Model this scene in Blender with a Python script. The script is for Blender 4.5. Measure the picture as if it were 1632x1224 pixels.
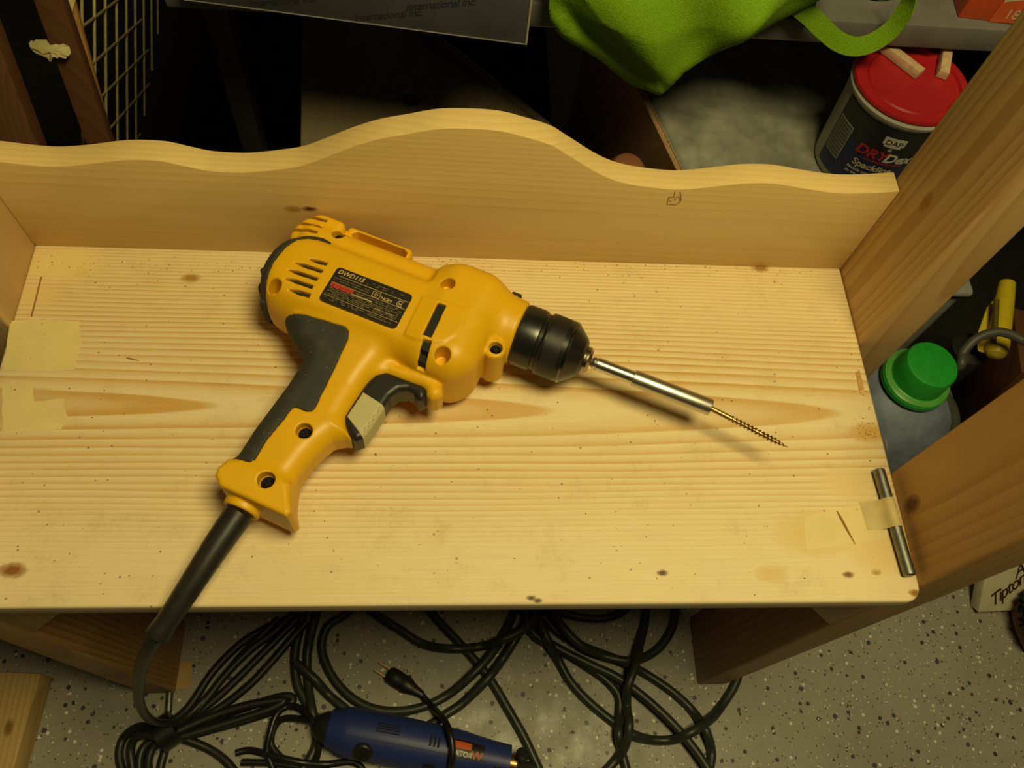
import bpy, bmesh, math, random
import numpy as np
from mathutils import Vector, Matrix

for _o in list(bpy.data.objects):
    bpy.data.objects.remove(_o)
scene = bpy.context.scene
col = scene.collection
random.seed(7)

# ------------------------------------------------------------------ camera
H = 0.56                      # height of the stand's board above the floor
F_PX = 1304.3
CAM = np.array([0.32552, -0.40312, H + 0.56242])
TILT, ROLL, YAW = 0.477693, 0.183799, -0.188356


def _rz(a):
    return np.array([[math.cos(a), -math.sin(a), 0], [math.sin(a), math.cos(a), 0], [0, 0, 1]])


def _rx(a):
    return np.array([[1, 0, 0], [0, math.cos(a), -math.sin(a)], [0, math.sin(a), math.cos(a)]])


RC = _rz(YAW) @ _rx(TILT) @ _rz(ROLL)
cam_data = bpy.data.cameras.new('camera')
cam_data.sensor_width = 36.0
cam_data.lens = 36.0 * F_PX / 1632.0
cam_data.clip_start = 0.01
cam = bpy.data.objects.new('camera', cam_data)
_m = Matrix([list(r) for r in RC]).to_4x4()
_m.translation = Vector(CAM)
cam.matrix_world = _m
col.objects.link(cam)
scene.camera = cam

# ------------------------------------------------------------------ light
world = bpy.data.worlds.new('room_ambient')
scene.world = world
world.use_nodes = True
_bg = world.node_tree.nodes['Background']
_bg.inputs[0].default_value = (1.0, 0.80, 0.50, 1)
_bg.inputs[1].default_value = 0.008

LAMP_POS = Vector((0.62, -0.335, H + 1.18))
_l = bpy.data.lights.new('ceiling_lamp', 'AREA')
_l.shape = 'DISK'
_l.size = 0.40
_l.energy = 12.8
_l.color = (1.0, 0.84, 0.36)
lamp = bpy.data.objects.new('ceiling_lamp', _l)
lamp.location = LAMP_POS
lamp.rotation_euler = (Vector((0.42, -0.16, H)) - LAMP_POS).to_track_quat('-Z', 'Y').to_euler()
col.objects.link(lamp)

vs = scene.view_settings
vs.view_transform = 'Standard'
vs.look = 'None'
vs.exposure = 0.0
vs.gamma = 1.0
vs.use_curve_mapping = False


# ------------------------------------------------------------------ measuring helpers
# heights given to these are relative to the top of the stand's board
def ray(x, y):
    return RC @ np.array([(x - 816) / F_PX, -(y - 612) / F_PX, -1.0])


def at(x, y, z=None, Y=None, X=None):
    d = ray(x, y)
    if z is not None:
        t = (z + H - CAM[2]) / d[2]
    elif Y is not None:
        t = (Y - CAM[1]) / d[1]
    else:
        t = (X - CAM[0]) / d[0]
    return Vector(CAM + t * d)


def dep(x, y, d):
    return Vector(CAM + ray(x, y) * d)


FLOOR_Z = -H


# ------------------------------------------------------------------ materials
class NT:
    def __init__(s, name):
        s.m = bpy.data.materials.new(name)
        s.m.use_nodes = True
        s.t = s.m.node_tree
        s.b = s.t.nodes['Principled BSDF']

    def n(s, kind, **kw):
        nd = s.t.nodes.new('ShaderNode' + kind)
        for k, v in kw.items():
            setattr(nd, k, v)
        return nd

    def set(s, sock, v):
        if hasattr(v, 'is_output'):
            s.t.links.new(v, sock)
        else:
            if isinstance(v, tuple) and len(v) == 3 and sock.type == 'RGBA':
                v = v + (1,)
            sock.default_value = v

    def coord(s):
        return s.n('TexCoord').outputs['Object']

    def mapping(s, v, scale=(1, 1, 1), loc=(0, 0, 0), rot=(0, 0, 0)):
        nd = s.n('Mapping')
        s.set(nd.inputs[0], v)
        nd.inputs['Scale'].default_value = scale
        nd.inputs['Location'].default_value = loc
        nd.inputs['Rotation'].default_value = rot
        return nd.outputs[0]

    def noise(s, v, scale=5, detail=4, rough=0.55):
        nd = s.n('TexNoise')
        s.set(nd.inputs['Vector'], v)
        nd.inputs['Scale'].default_value = scale
        nd.inputs['Detail'].default_value = detail
        nd.inputs['Roughness'].default_value = rough
        return nd.outputs[0]

    def math(s, op, a, b=0.0, c=None, clamp=False):
        nd = s.n('Math', operation=op, use_clamp=clamp)
        s.set(nd.inputs[0], a)
        s.set(nd.inputs[1], b)
        if c is not None:
            s.set(nd.inputs[2], c)
        return nd.outputs[0]

    def sep(s, v):
        nd = s.n('SeparateXYZ')
        s.set(nd.inputs[0], v)
        return nd.outputs

    def ramp(s, f, stops, interp='LINEAR'):
        nd = s.n('ValToRGB')
        cr = nd.color_ramp
        cr.interpolation = interp
        while len(cr.elements) > 1:
            cr.elements.remove(cr.elements[-1])
        for i, (p, c) in enumerate(stops):
            e = cr.elements[0] if i == 0 else cr.elements.new(p)
            e.position = p
            if not isinstance(c, tuple):
                c = (c, c, c)
            e.color = c + (1,)
        s.set(nd.inputs[0], f)
        return nd.outputs[0]

    def mix(s, f, a, b, mode='MIX'):
        nd = s.n('Mix', data_type='RGBA', blend_type=mode)
        s.set(nd.inputs[0], f)
        s.set(nd.inputs[6], a)
        s.set(nd.inputs[7], b)
        return nd.outputs[2]

    def bump(s, h, strength=0.3, dist=0.001):
        nd = s.n('Bump')
        nd.inputs['Strength'].default_value = strength
        nd.inputs['Distance'].default_value = dist
        s.set(nd.inputs['Height'], h)
        s.t.links.new(nd.outputs[0], s.b.inputs['Normal'])

    def done(s, color=None, rough=0.5, metal=0.0, spec=0.5, **kw):
        if color is not None:
            s.set(s.b.inputs['Base Color'], color)
        s.set(s.b.inputs['Roughness'], rough)
        s.b.inputs['Metallic'].default_value = metal
        s.b.inputs['Specular IOR Level'].default_value = spec
        for k, v in kw.items():
            s.set(s.b.inputs[k], v)
        return s.m


def plain(name, c, rough=0.5, metal=0.0, spec=0.5, var=0.12, scale=60, bump=0.0, bscale=900):
    t = NT(name)
    P = t.coord()
    f = t.noise(P, scale, 4)
    lo = tuple(max(0, x * (1 - var)) for x in c)
    hi = tuple(min(1, x * (1 + var)) for x in c)
    cc = t.ramp(f, [(0.3, lo), (0.7, hi)])
    if bump:
        t.bump(t.noise(P, bscale, 2), bump, 0.0004)
    return t.done(cc, rough, metal, spec)


def wood(name, light, dark, grain='x', a0=0.0, b0=0.05, slope=0.0, s=0.004, wob=0.004, contrast=1.0,
         phase=0.0, knots=(), stain=0.0, rough=0.55, curve=0.0, fade=None):
    """growth rings around a pith line; the board is a slice, so cathedrals and straight grain both appear"""
    t = NT(name)
    P = t.coord()
    X, Y, Z = t.sep(P)[:3]
    g, a, b = {'x': (X, Y, Z), 'y': (Y, X, Z), 'z': (Z, X, Y)}[grain]
    sc = {'x': (1.1, 7, 7), 'y': (7, 1.1, 7), 'z': (7, 7, 1.1)}[grain]
    nz = t.noise(t.mapping(P, sc), 1.6, 3, 0.5)
    nz = t.math('MULTIPLY', t.math('SUBTRACT', nz, 0.5), wob * 2)
    da = t.math('ADD', t.math('SUBTRACT', a, a0), nz)
    db = t.math('ADD', t.math('SUBTRACT', b, b0), t.math('MULTIPLY', g, slope))
    r = t.math('SQRT', t.math('ADD', t.math('MULTIPLY', da, da), t.math('MULTIPLY', db, db)))
    ph = t.math('ADD', t.math('DIVIDE', r, s), phase)
    if curve:
        ph = t.math('ADD', ph, t.math('MULTIPLY', t.math('MULTIPLY', r, r), curve))
    fr = t.math('FRACT', ph)
    m = tuple(l * 0.55 + d * 0.45 for l, d in zip(light, dark))
    rings = t.ramp(fr, [(0.0, light), (0.15, light), (0.60, m), (0.84, dark), (0.94, dark), (1.0, light)])
    fade_f = t.noise(t.mapping(P, tuple(q * 0.8 for q in sc)), 2.3, 2)
    fac = t.ramp(fade_f, [(0.3, 0.50 * contrast), (0.62, contrast)])
    if fade is not None:     # (y_from, y_to): faint grain beyond
        ff = t.n('MapRange')
        t.set(ff.inputs[0], a)
        ff.inputs[1].default_value, ff.inputs[2].default_value = fade
        ff.inputs[3].default_value, ff.inputs[4].default_value = 0.12, 1.0
        fac = t.math('MULTIPLY', fac, ff.outputs[0])
    c = t.mix(fac, light, rings)
    # fibres
    sf = {'x': (18, 900, 900), 'y': (900, 18, 900), 'z': (900, 900, 18)}[grain]
    fib = t.noise(t.mapping(P, sf), 1.0, 2)
    c = t.mix(0.16, c, t.ramp(fib, [(0.3, tuple(q * 0.55 for q in dark)), (0.6, light)]), 'MULTIPLY')
    blot = t.noise(P, 9, 3)
    c = t.mix(t.ramp(blot, [(0.35, 0.0), (0.75, 0.35)]), c, m)
    if stain:
        st = t.noise(P, 38, 6, 0.7)
        fine = t.noise(P, 420, 3, 0.6)
        k = t.math('MULTIPLY', t.ramp(st, [(0.52, 0.0), (0.72, stain)]), t.ramp(fine, [(0.4, 0.2), (0.7, 1.0)]))
        c = t.mix(k, c, tuple(q * 0.55 for q in dark))
        sp = t.n('TexVoronoi')
        t.set(sp.inputs['Vector'], P)
        sp.inputs['Scale'].default_value = 130
        cellr = t.sep(sp.outputs['Color'])[0]
        spot = t.math('MULTIPLY', t.math('LESS_THAN', sp.outputs['Distance'], 0.11), t.math('GREATER_THAN', cellr, 0.86))
        c = t.mix(t.math('MULTIPLY', spot, 0.7), c, tuple(q * 0.3 for q in dark))
    for (kx, ky, kz, kr, kc) in knots:
        d = t.n('VectorMath', operation='DISTANCE')
        st_ = {'x': (0.55, 1, 1), 'y': (1, 0.55, 1), 'z': (1, 1, 0.55)}[grain]
        t.set(d.inputs[0], t.mapping(P, st_))
        d.inputs[1].default_value = (kx * st_[0], ky * st_[1], kz * st_[2])
        dn = t.math('ADD', d.outputs['Value'], t.math('MULTIPLY', t.math('SUBTRACT', t.noise(P, 300, 2), 0.5), kr * 0.55))
        f = t.ramp(t.math('DIVIDE', dn, kr), [(0.35, 1.0), (0.75, 0.55), (1.0, 0.0)])
        c = t.mix(f, c, kc)
    t.bump(t.math('ADD', fib, t.math('MULTIPLY', fr, 0.25)), 0.10, 0.0004)
    return t.done(c, rough, 0, 0.35)


# ------------------------------------------------------------------ objects
def link(o):
    col.objects.link(o)
    return o


def thing(name, label, cat, loc=(0, 0, 0), group=None, rotz=0.0):
    o = bpy.data.objects.new(name, None)
    o.empty_display_size = 0.02
    o.location = loc
    o.rotation_euler = (0, 0, rotz)
    link(o)
    tag(o, label, cat, group)
    return o


def tag(o, label, cat, group=None, kind=None):
    o['label'] = label
    o['category'] = cat
    if group:
        o['group'] = group
    if kind:
        o['kind'] = kind
    return o


def _tf(o):
    """matrix from object space to world, without waiting for a depsgraph update"""
    m = o.matrix_basis.copy()
    if o.parent:
        m = _tf(o.parent) @ o.matrix_parent_inverse @ m
    return m


def obj(name, me, mat, parent=None, label=None, local=False):
    """link a mesh; meshes are given in world coordinates unless local (then in the parent's space)"""
    o = bpy.data.objects.new(name, me)
    if mat is not None:
        me.materials.clear()
        me.materials.append(mat)
    link(o)
    if parent is not None:
        o.parent = parent
        if not local:
            o.matrix_parent_inverse = _tf(parent).inverted()
    if label:
        o['label'] = label
    return o


def finish(bm, name, smooth=True, angle=35):
    me = bpy.data.meshes.new(name)
    bmesh.ops.recalc_face_normals(bm, faces=bm.faces)
    if smooth:
        lim = math.radians(angle)
        for f in bm.faces:
            f.smooth = True
        for e in bm.edges:
            if len(e.link_faces) == 2 and e.calc_face_angle(0) > lim:
                e.smooth = False
    bm.to_mesh(me)
    bm.free()
    return me


def solid(bm, t):
    bm.normal_update()
    bmesh.ops.recalc_face_normals(bm, faces=bm.faces[:])
    bmesh.ops.solidify(bm, geom=bm.faces[:], thickness=t)


def bevel(bm, w, seg=2, edges=None):
    es = edges if edges is not None else [e for e in bm.edges if len(e.link_faces) == 2 and e.calc_face_angle(0) > 0.5]
    bmesh.ops.bevel(bm, geom=es, offset=w, segments=seg, profile=0.5, affect='EDGES', clamp_overlap=True)


def box_mesh(x0, x1, y0, y1, z0, z1, bev=0.0, seg=2):
    bm = bmesh.new()
    bmesh.ops.create_cube(bm, size=1)
    for v in bm.verts:
        v.co = Vector((x0 + (v.co.x + .5) * (x1 - x0), y0 + (v.co.y + .5) * (y1 - y0), z0 + (v.co.z + .5) * (z1 - z0)))
    if bev:
        bevel(bm, bev, seg)
    return finish(bm, 'box')


def prism_mesh(base, vec, bev=0.0, seg=2, angle=35):
    """extrude a closed polygon of 3D points by a vector"""
    bm = bmesh.new()
    a = [bm.verts.new(p) for p in base]
    b = [bm.verts.new(Vector(p) + Vector(vec)) for p in base]
    n = len(a)
    bm.faces.new(a)
    bm.faces.new(b[::-1])
    for i in range(n):
        bm.faces.new((a[i], b[i], b[(i + 1) % n], a[(i + 1) % n]))
    bmesh.ops.recalc_face_normals(bm, faces=bm.faces)
    if bev:
        bevel(bm, bev, seg)
    big = [f for f in bm.faces if len(f.verts) > 4]
    bmesh.ops.triangulate(bm, faces=big)
    return finish(bm, 'prism', angle=angle)


def frame_of(d):
    d = Vector(d).normalized()
    up = Vector((0, 0, 1)) if abs(d.z) < 0.9 else Vector((1, 0, 0))
    a = d.cross(up).normalized()
    return a, d.cross(a).normalized()


def lathe_mesh(p0, axis, prof, n=48, bm=None, cap=True, angle=32):
    """prof: list of (distance along axis, radius)"""
    own = bm is None
    if own:
        bm = bmesh.new()
    axis = Vector(axis).normalized()
    a, b = frame_of(axis)
    p0 = Vector(p0)
    rings = []
    for t, r in prof:
        c = p0 + axis * t
        rings.append([bm.verts.new(c + (a * math.cos(2 * math.pi * k / n) + b * math.sin(2 * math.pi * k / n)) * r) for k in range(n)])
    for i in range(len(rings) - 1):
        for k in range(n):
            bm.faces.new((rings[i][k], rings[i][(k + 1) % n], rings[i + 1][(k + 1) % n], rings[i + 1][k]))
    if cap:
        bm.faces.new(rings[0][::-1])
        bm.faces.new(rings[-1])
    if own:
        return finish(bm, 'lathe', angle=angle)


def smooth_path(pts, per=8):
    P = [Vector(p) for p in pts]
    out = []
    n = len(P)
    for i in range(n - 1):
        p0, p1, p2, p3 = P[max(i - 1, 0)], P[i], P[i + 1], P[min(i + 2, n - 1)]
        for k in range(per):
            t = k / per
            out.append(0.5 * ((2 * p1) + (p2 - p0) * t + (2 * p0 - 5 * p1 + 4 * p2 - p3) * t * t + (3 * p1 - p0 - 3 * p2 + p3) * t ** 3))
    out.append(P[-1])
    return out


def tube(pts, r, n=10, bm=None, radii=None, squash=1.0):
    own = bm is None
    if own:
        bm = bmesh.new()
    pts = [Vector(p) for p in pts]
    m = len(pts)
    d0 = (pts[1] - pts[0]).normalized()
    a, b = frame_of(d0)
    rings = []
    for i, p in enumerate(pts):
        d = (pts[min(i + 1, m - 1)] - pts[max(i - 1, 0)]).normalized()
        a = (a - d * a.dot(d)).normalized()
        b = d.cross(a)
        rr = radii[i] if radii else r
        rings.append([bm.verts.new(p + (a * math.cos(2 * math.pi * k / n) + b * math.sin(2 * math.pi * k / n) * squash) * rr) for k in range(n)])
    for i in range(m - 1):
        for k in range(n):
            bm.faces.new((rings[i][k], rings[i][(k + 1) % n], rings[i + 1][(k + 1) % n], rings[i + 1][k]))
    bm.faces.new(rings[0][::-1])
    bm.faces.new(rings[-1])
    if own:
        return finish(bm, 'tube', angle=50)


def text_mesh(body, size, M, shear=0.0, depth=0.0, align='LEFT', offset=0.0, bend=None, spacing=1.0):
    """flat lettering as a mesh, mapped by matrix M (x along the line, y up the letters)"""
    cu = bpy.data.curves.new('text', 'FONT')
    cu.body = body
    cu.size = size
    cu.shear = shear
    cu.align_x = align
    cu.offset = offset
    cu.space_character = spacing
    cu.extrude = depth
    cu.resolution_u = 3
    to = bpy.data.objects.new('text', cu)
    link(to)
    dg = bpy.context.evaluated_depsgraph_get()
    me = bpy.data.meshes.new_from_object(to.evaluated_get(dg))
    bpy.data.objects.remove(to)
    bpy.data.curves.remove(cu)
    for v in me.vertices:
        v.co = bend(v.co) if bend else M @ v.co
    return me


def join_meshes(ms):
    bm = bmesh.new()
    for m in ms:
        bm.from_mesh(m)
    me = bpy.data.meshes.new('joined')
    bm.to_mesh(me)
    bm.free()
    return me


def patch_mesh(outline, normal, thick, lift=0.0, jag=0.0):
    """thin sheet (tape, paper) from a closed outline, with real thickness"""
    nrm = Vector(normal).normalized()
    pts = []
    m = len(outline)
    for i in range(m):
        p, q = Vector(outline[i]), Vector(outline[(i + 1) % m])
        k = max(1, int((q - p).length / 0.004)) if jag else 1
        for j in range(k):
            w = p.lerp(q, j / k)
            if jag:
                w = w + Vector((random.uniform(-jag, jag), random.uniform(-jag, jag), 0))
            pts.append(w + nrm * lift)
    return prism_mesh(pts, nrm * thick)


# ================================================================== the setting
def floor_material():
    t = NT('speckled_epoxy')
    P = t.coord()
    base = t.ramp(t.noise(P, 7, 5), [(0.3, (0.31, 0.30, 0.265)), (0.7, (0.40, 0.385, 0.335))])
    c = t.mix(t.ramp(t.noise(P, 260, 3), [(0.4, 0.0), (0.7, 0.35)]), base, (0.25, 0.24, 0.215))
    for sc, thr, size, colr in ((95, 0.80, 0.26, (0.05, 0.045, 0.04)), (120, 0.84, 0.25, (0.80, 0.78, 0.70)),
                                (75, 0.90, 0.24, (0.07, 0.06, 0.12)), (230, 0.80, 0.27, (0.09, 0.08, 0.07)),
                                (260, 0.84, 0.26, (0.75, 0.72, 0.66))):
        v = t.n('TexVoronoi')
        t.set(v.inputs['Vector'], t.mapping(P, (1, 1, 1), (sc * .013, sc * .07, 0)))
        v.inputs['Scale'].default_value = sc
        d = t.math('ADD', v.outputs['Distance'], t.math('MULTIPLY', t.math('SUBTRACT', t.noise(P, sc * 6, 2), 0.5), 0.22))
        k = t.math('MULTIPLY', t.math('LESS_THAN', d, size), t.math('GREATER_THAN', t.sep(v.outputs['Color'])[0], thr))
        c = t.mix(k, c, colr)
    t.bump(t.noise(P, 140, 3), 0.15, 0.001)
    return t.done(c, t.ramp(t.noise(P, 30, 3), [(0.3, 0.35), (0.7, 0.6)]), 0, 0.5)


o = obj('floor', box_mesh(-1.5, 2.6, -1.4, 1.9, -0.05, 0.0), floor_material())
o['kind'] = 'structure'
o = obj('wall_back', box_mesh(-1.5, 2.6, 1.9, 1.95, 0.0, 2.2), plain('dark_wall', (0.10, 0.09, 0.08), 0.9))
o['kind'] = 'structure'

# ================================================================== the wooden stand
W = 0.670
D = 0.2855
zt = H
kd = (0.10, 0.045, 0.012)
PINE_L, PINE_D = (0.82, 0.70, 0.46), (0.62, 0.36, 0.095)


def kn(x, y, r, c=kd):
    p = at(x, y, z=0)
    return (p.x, p.y, p.z, r, c)


m_board = wood('pine_shelf', PINE_L, PINE_D, 'x', a0=-0.139, b0=H - 0.0125, slope=0.030, s=0.0105, wob=0.0065,
               contrast=1.0, phase=0.06, stain=0.35, curve=900.0, fade=(-0.250, -0.185),
               knots=[kn(20, 909, 0.0060, (0.26, 0.10, 0.02)), kn(1056, 913, 0.0026), kn(846, 953, 0.0022), kn(857, 957, 0.0020),
                      kn(1352, 916, 0.0028, (0.22, 0.10, 0.02)), kn(1397, 912, 0.0026, (0.35, 0.17, 0.03)), kn(1458, 945, 0.003, (0.3, 0.13, 0.02)),
                      kn(1212, 427, 0.005, (0.35, 0.18, 0.04)), kn(1230, 915, 0.008, (0.70, 0.51, 0.25)), kn(124, 433, 0.005, (0.5, 0.3, 0.1)),
                      kn(304, 443, 0.005, (0.4, 0.22, 0.06)), kn(1300, 850, 0.020, (0.72, 0.53, 0.22)), kn(1355, 770, 0.016, (0.74, 0.55, 0.28)),
                      kn(1418, 880, 0.02, (0.74, 0.54, 0.26)), kn(1385, 690, 0.010, (0.62, 0.38, 0.11)), kn(100, 420, 0.02, (0.80, 0.63, 0.28)),
                      kn(60, 470, 0.012, (0.76, 0.56, 0.26)), kn(30, 650, 0.02, (0.62, 0.42, 0.2))])
pk = at(493, 333, Y=0)
m_back = wood('pine_back', (0.76, 0.575, 0.265), (0.67, 0.45, 0.16), 'x', a0=-0.055, b0=H + 0.055, slope=0.02, s=0.0042, wob=0.004,
              contrast=0.55, rough=0.5, knots=[(pk.x, pk.y, pk.z, 0.0035, (0.12, 0.05, 0.01)),
                                              (pk.x - 0.012, pk.y, pk.z - 0.001, 0.0045, (0.45, 0.25, 0.07))])
pkr = at(1455, 804, X=W + .001)
pk2 = at(1478, 322, X=W + .001)
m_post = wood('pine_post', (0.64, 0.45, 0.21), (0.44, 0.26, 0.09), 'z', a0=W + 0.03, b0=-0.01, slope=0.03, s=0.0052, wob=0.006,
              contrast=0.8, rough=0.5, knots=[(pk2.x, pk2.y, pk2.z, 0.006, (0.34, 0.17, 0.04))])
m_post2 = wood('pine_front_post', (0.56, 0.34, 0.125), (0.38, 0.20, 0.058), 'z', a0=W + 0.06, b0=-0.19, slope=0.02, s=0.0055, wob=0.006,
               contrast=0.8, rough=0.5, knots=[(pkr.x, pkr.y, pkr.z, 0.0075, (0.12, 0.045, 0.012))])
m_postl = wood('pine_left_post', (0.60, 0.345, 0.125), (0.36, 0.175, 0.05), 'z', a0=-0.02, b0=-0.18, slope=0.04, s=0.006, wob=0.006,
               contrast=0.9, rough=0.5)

stand = thing('wooden_stand', 'unfinished pine stand with scalloped back board and post legs, carrying the yellow drill', 'wooden stand', (W / 2, -D / 2, 0))

# shelf board, front corners rounded
rc = 0.012
out = [(0.0, 0.019), (W - .0005, 0.019)]
for k in range(7):
    a = -math.pi / 2 * k / 6
    out.append((W - rc + rc * math.cos(a), -D + rc + rc * math.sin(a)))
for k in range(7):
    a = -math.pi / 2 - math.pi / 2 * k / 6
    out.append((rc + rc * math.cos(a), -D + rc + rc * math.sin(a)))
obj('shelf_board', prism_mesh([(x, y, H - 0.019) for x, y in out], (0, 0, 0.019), 0.0022, 3), m_board, stand)

prof_px = [(0, 258), (44, 263), (85, 265.6), (132, 262.6), (176, 257), (212, 255), (256, 257), (291, 264), (323.5, 271), (353, 274), (391, 275),
           (435, 271), (478.5, 264.7), (515, 252), (559, 235), (603.5, 221.7), (647.6, 214), (695, 206), (743, 205), (795, 208.5), (839, 219),
           (880, 232), (907, 248), (954.6, 276.7), (992, 291), (1040, 299), (1087, 302), (1144, 296.6), (1191, 292), (1238, 293), (1286, 301),
           (1333, 307.5), (1380, 308), (1437, 305)]
pr = [at(x, y, Y=0) for x, y in prof_px]
pr = [Vector((0.0002, 0, pr[0].z + 0.002))] + [p for p in pr if 0.006 < p.x < W - 0.004] + [Vector((W - .0004, 0, pr[-1].z))]
pr = smooth_path(pr, 5)
obj('back_board', prism_mesh([Vector((0.0002, 0.0, H + .0002)), Vector((W - .0004, 0.0, H + .0002))] + [Vector((p.x, 0, p.z)) for p in pr[::-1]],
                             (0, 0.019, 0), 0.0008, 2, angle=30), m_back, stand)

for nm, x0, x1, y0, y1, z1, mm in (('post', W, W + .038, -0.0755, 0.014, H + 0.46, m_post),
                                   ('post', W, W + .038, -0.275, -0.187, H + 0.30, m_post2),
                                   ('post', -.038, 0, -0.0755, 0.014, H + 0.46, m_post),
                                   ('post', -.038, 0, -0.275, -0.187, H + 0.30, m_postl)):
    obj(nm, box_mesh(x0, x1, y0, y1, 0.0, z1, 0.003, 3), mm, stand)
for s, x in ((1, 0.0), (-1, W)):
    obj('corner_block', prism_mesh([Vector((x, -0.2745, H - .0192)), Vector((x + s * .085, -0.2745, H - .0192)), Vector((x, -0.2745, H - .150))],
                                   (0, 0.245, 0), 0.001), m_post2 if s < 0 else m_postl, stand)
# dowel plug flush in the board near the right post, and scribed cut by the left post
m_plug = plain('dowel_wood', (0.50, 0.28, 0.085), 0.6, var=0.2, scale=200)
q = [at(1363, 593, z=0), at(1370, 592, z=0), at(1377, 621, z=0), at(1369, 623, z=0)]
obj('dowel_plug', patch_mesh(q, (0, 0, 1), 0.0006), m_plug, stand, label='small brown dowel plug set in the board')
m_cut = plain('scribed_cut', (0.28, 0.13, 0.035), 0.8)
for a, b in (((66, 441), (50, 505)), ((1412, 700), (1414, 717))):
    p, r = at(*a, z=0), at(*b, z=0)
    n = Vector((0, 0, 1)).cross(r - p).normalized() * 0.0006
    obj('scribed_cut', patch_mesh([p - n, r - n, r + n, p + n], (0, 0, 1), 0.0002), m_cut, stand, label='thin dark scribed cut in the board')
# pencilled lumber mark on the back board
m_pencil = plain('pencil_mark', (0.30, 0.17, 0.05), 0.8)
mk = [[(1063, 325), (1066, 314), (1082, 313), (1085, 320), (1078, 326), (1063, 325)], [(1074, 312), (1076, 305)], [(1084, 305), (1086, 318)],
      [(1067, 320), (1070, 320)], [(1074, 317), (1078, 317)]]
bm = bmesh.new()
for ln in mk:
    ps = [at(x, y, Y=0) + Vector((0, -0.0001, 0)) for x, y in ln]
    for i in range(len(ps) - 1):
        tube([ps[i], ps[i + 1]], 0.00030, 6, bm)
obj('pencil_mark', finish(bm, 'pencil'), m_pencil, stand, label='small pencilled mark below the scalloped edge')


# ================================================================== tape, rods and crumbs on the board
def tape_material(name, c, alpha=1.0):
    t = NT(name)
    P = t.coord()
    cr = t.noise(t.mapping(P, (260, 900, 260)), 1.0, 2)
    cc = t.mix(t.ramp(t.noise(P, 60, 4), [(0.4, 0.0), (0.75, 0.55)]), c, tuple(q * .86 for q in c))
    t.bump(cr, 0.25, 0.0003)
    return t.done(cc, 0.55, 0, 0.3, Alpha=alpha)


m_tape = tape_material('masking_tape', (0.74, 0.615, 0.285))
m_tape_t = tape_material('masking_tape_thin', (0.76, 0.62, 0.31))


def tape(outline_px, label, mat=None, thick=0.00022, lift=0.0):
    ps = [at(x, y, z=0) for x, y in outline_px]
    return tag(obj('masking_tape', patch_mesh(ps, (0, 0, 1), thick, lift, jag=0.0005), mat or m_tape), label, 'tape', 'masking tape left on the pine board')


tape([(18, 511), (60, 509), (126, 512), (130, 550), (118, 590), (60, 592), (4, 590)], 'larger rectangle of masking tape on the left end of the board')
tape([(4, 612), (48, 608), (56, 640), (100, 636), (106, 662), (98, 684), (20, 690), (4, 690)], 'ragged smaller piece of masking tape at the left board edge', m_tape_t)
rod_p, rod_q = at(1400, 748, z=.0045), at(1450, 918, z=.0045)
tp = tape([(1280, 826), (1335, 812), (1400, 797), (1424, 800), (1428, 846), (1390, 862), (1285, 878)], 'translucent masking tape strip stuck beside the steel rod on the right', m_tape_t)
m_steel = plain('rod_steel', (0.24, 0.25, 0.24), 0.48, 1.0, var=0.3, scale=180)


def steel_rod(p, q, label):
    ax = (q - p)
    L = ax.length
    return tag(obj('steel_rod', lathe_mesh(p, ax, [(0, .0034), (.0008, .0044), (L - .0008, .0044), (L, .0034)], 20), m_steel), label, 'rod', 'loose steel rods held by tape')


steel_rod(rod_p, rod_q, 'grey steel rod lying along the right edge of the board')
# strip of tape climbing over the rod
rd = (rod_q - rod_p).normalized()
side = Vector((0, 0, 1)).cross(rd).normalized()
if side.x > 0:
    side = -side
mid0, mid1 = rod_p.lerp(rod_q, 0.29), rod_p.lerp(rod_q, 0.56)
bm = bmesh.new()
rows = []
for c in (mid0, mid1):
    row = [c + side * 0.020 + Vector((0, 0, -.0042))]
    row.append(c + side * 0.009 + Vector((0, 0, -.0038)))
    for k in range(9):
        a = math.radians(165 - 22 * k)
        row.append(c - side * (math.cos(a) * 0.0049) + Vector((0, 0, math.sin(a) * 0.0049)))
    rows.append(row)
va = [[bm.verts.new(p) for p in r] for r in rows]
for i in range(len(rows[0]) - 1):
    bm.faces.new((va[0][i], va[0][i + 1], va[1][i + 1], va[1][i]))
solid(bm, 0.0002)
tag(obj('masking_tape', finish(bm, 'tape_wrap', angle=60), plain('tape_wrap_tan', (0.58, 0.47, 0.21), .55)), 'bit of masking tape wrapped over the steel rod on the board', 'tape', 'masking tape left on the pine board')

m_splint = plain('splinter', (0.30, 0.13, 0.03), 0.7)


def sliver(a, b, r, label):
    p, q = at(*a, z=r * .8), at(*b, z=r * .8)
    mdl = p.lerp(q, .5)
    return tag(obj('wood_splinter', tube([p, p.lerp(q, .2), mdl, q], r, 6, radii=[r * .3, r, r, r * .2], squash=.6), m_splint), label, 'splinter', 'splinters on the board')


sliver((1334, 814), (1363, 867), 0.0009, 'thin dark splinter beside the masking tape near the steel rod')
sliver((201, 570), (222, 575), 0.0006, 'short splinter near the left end of the board')
sliver((598, 722), (600, 727), 0.0007, 'tiny dark wood chip below the trigger')

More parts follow.
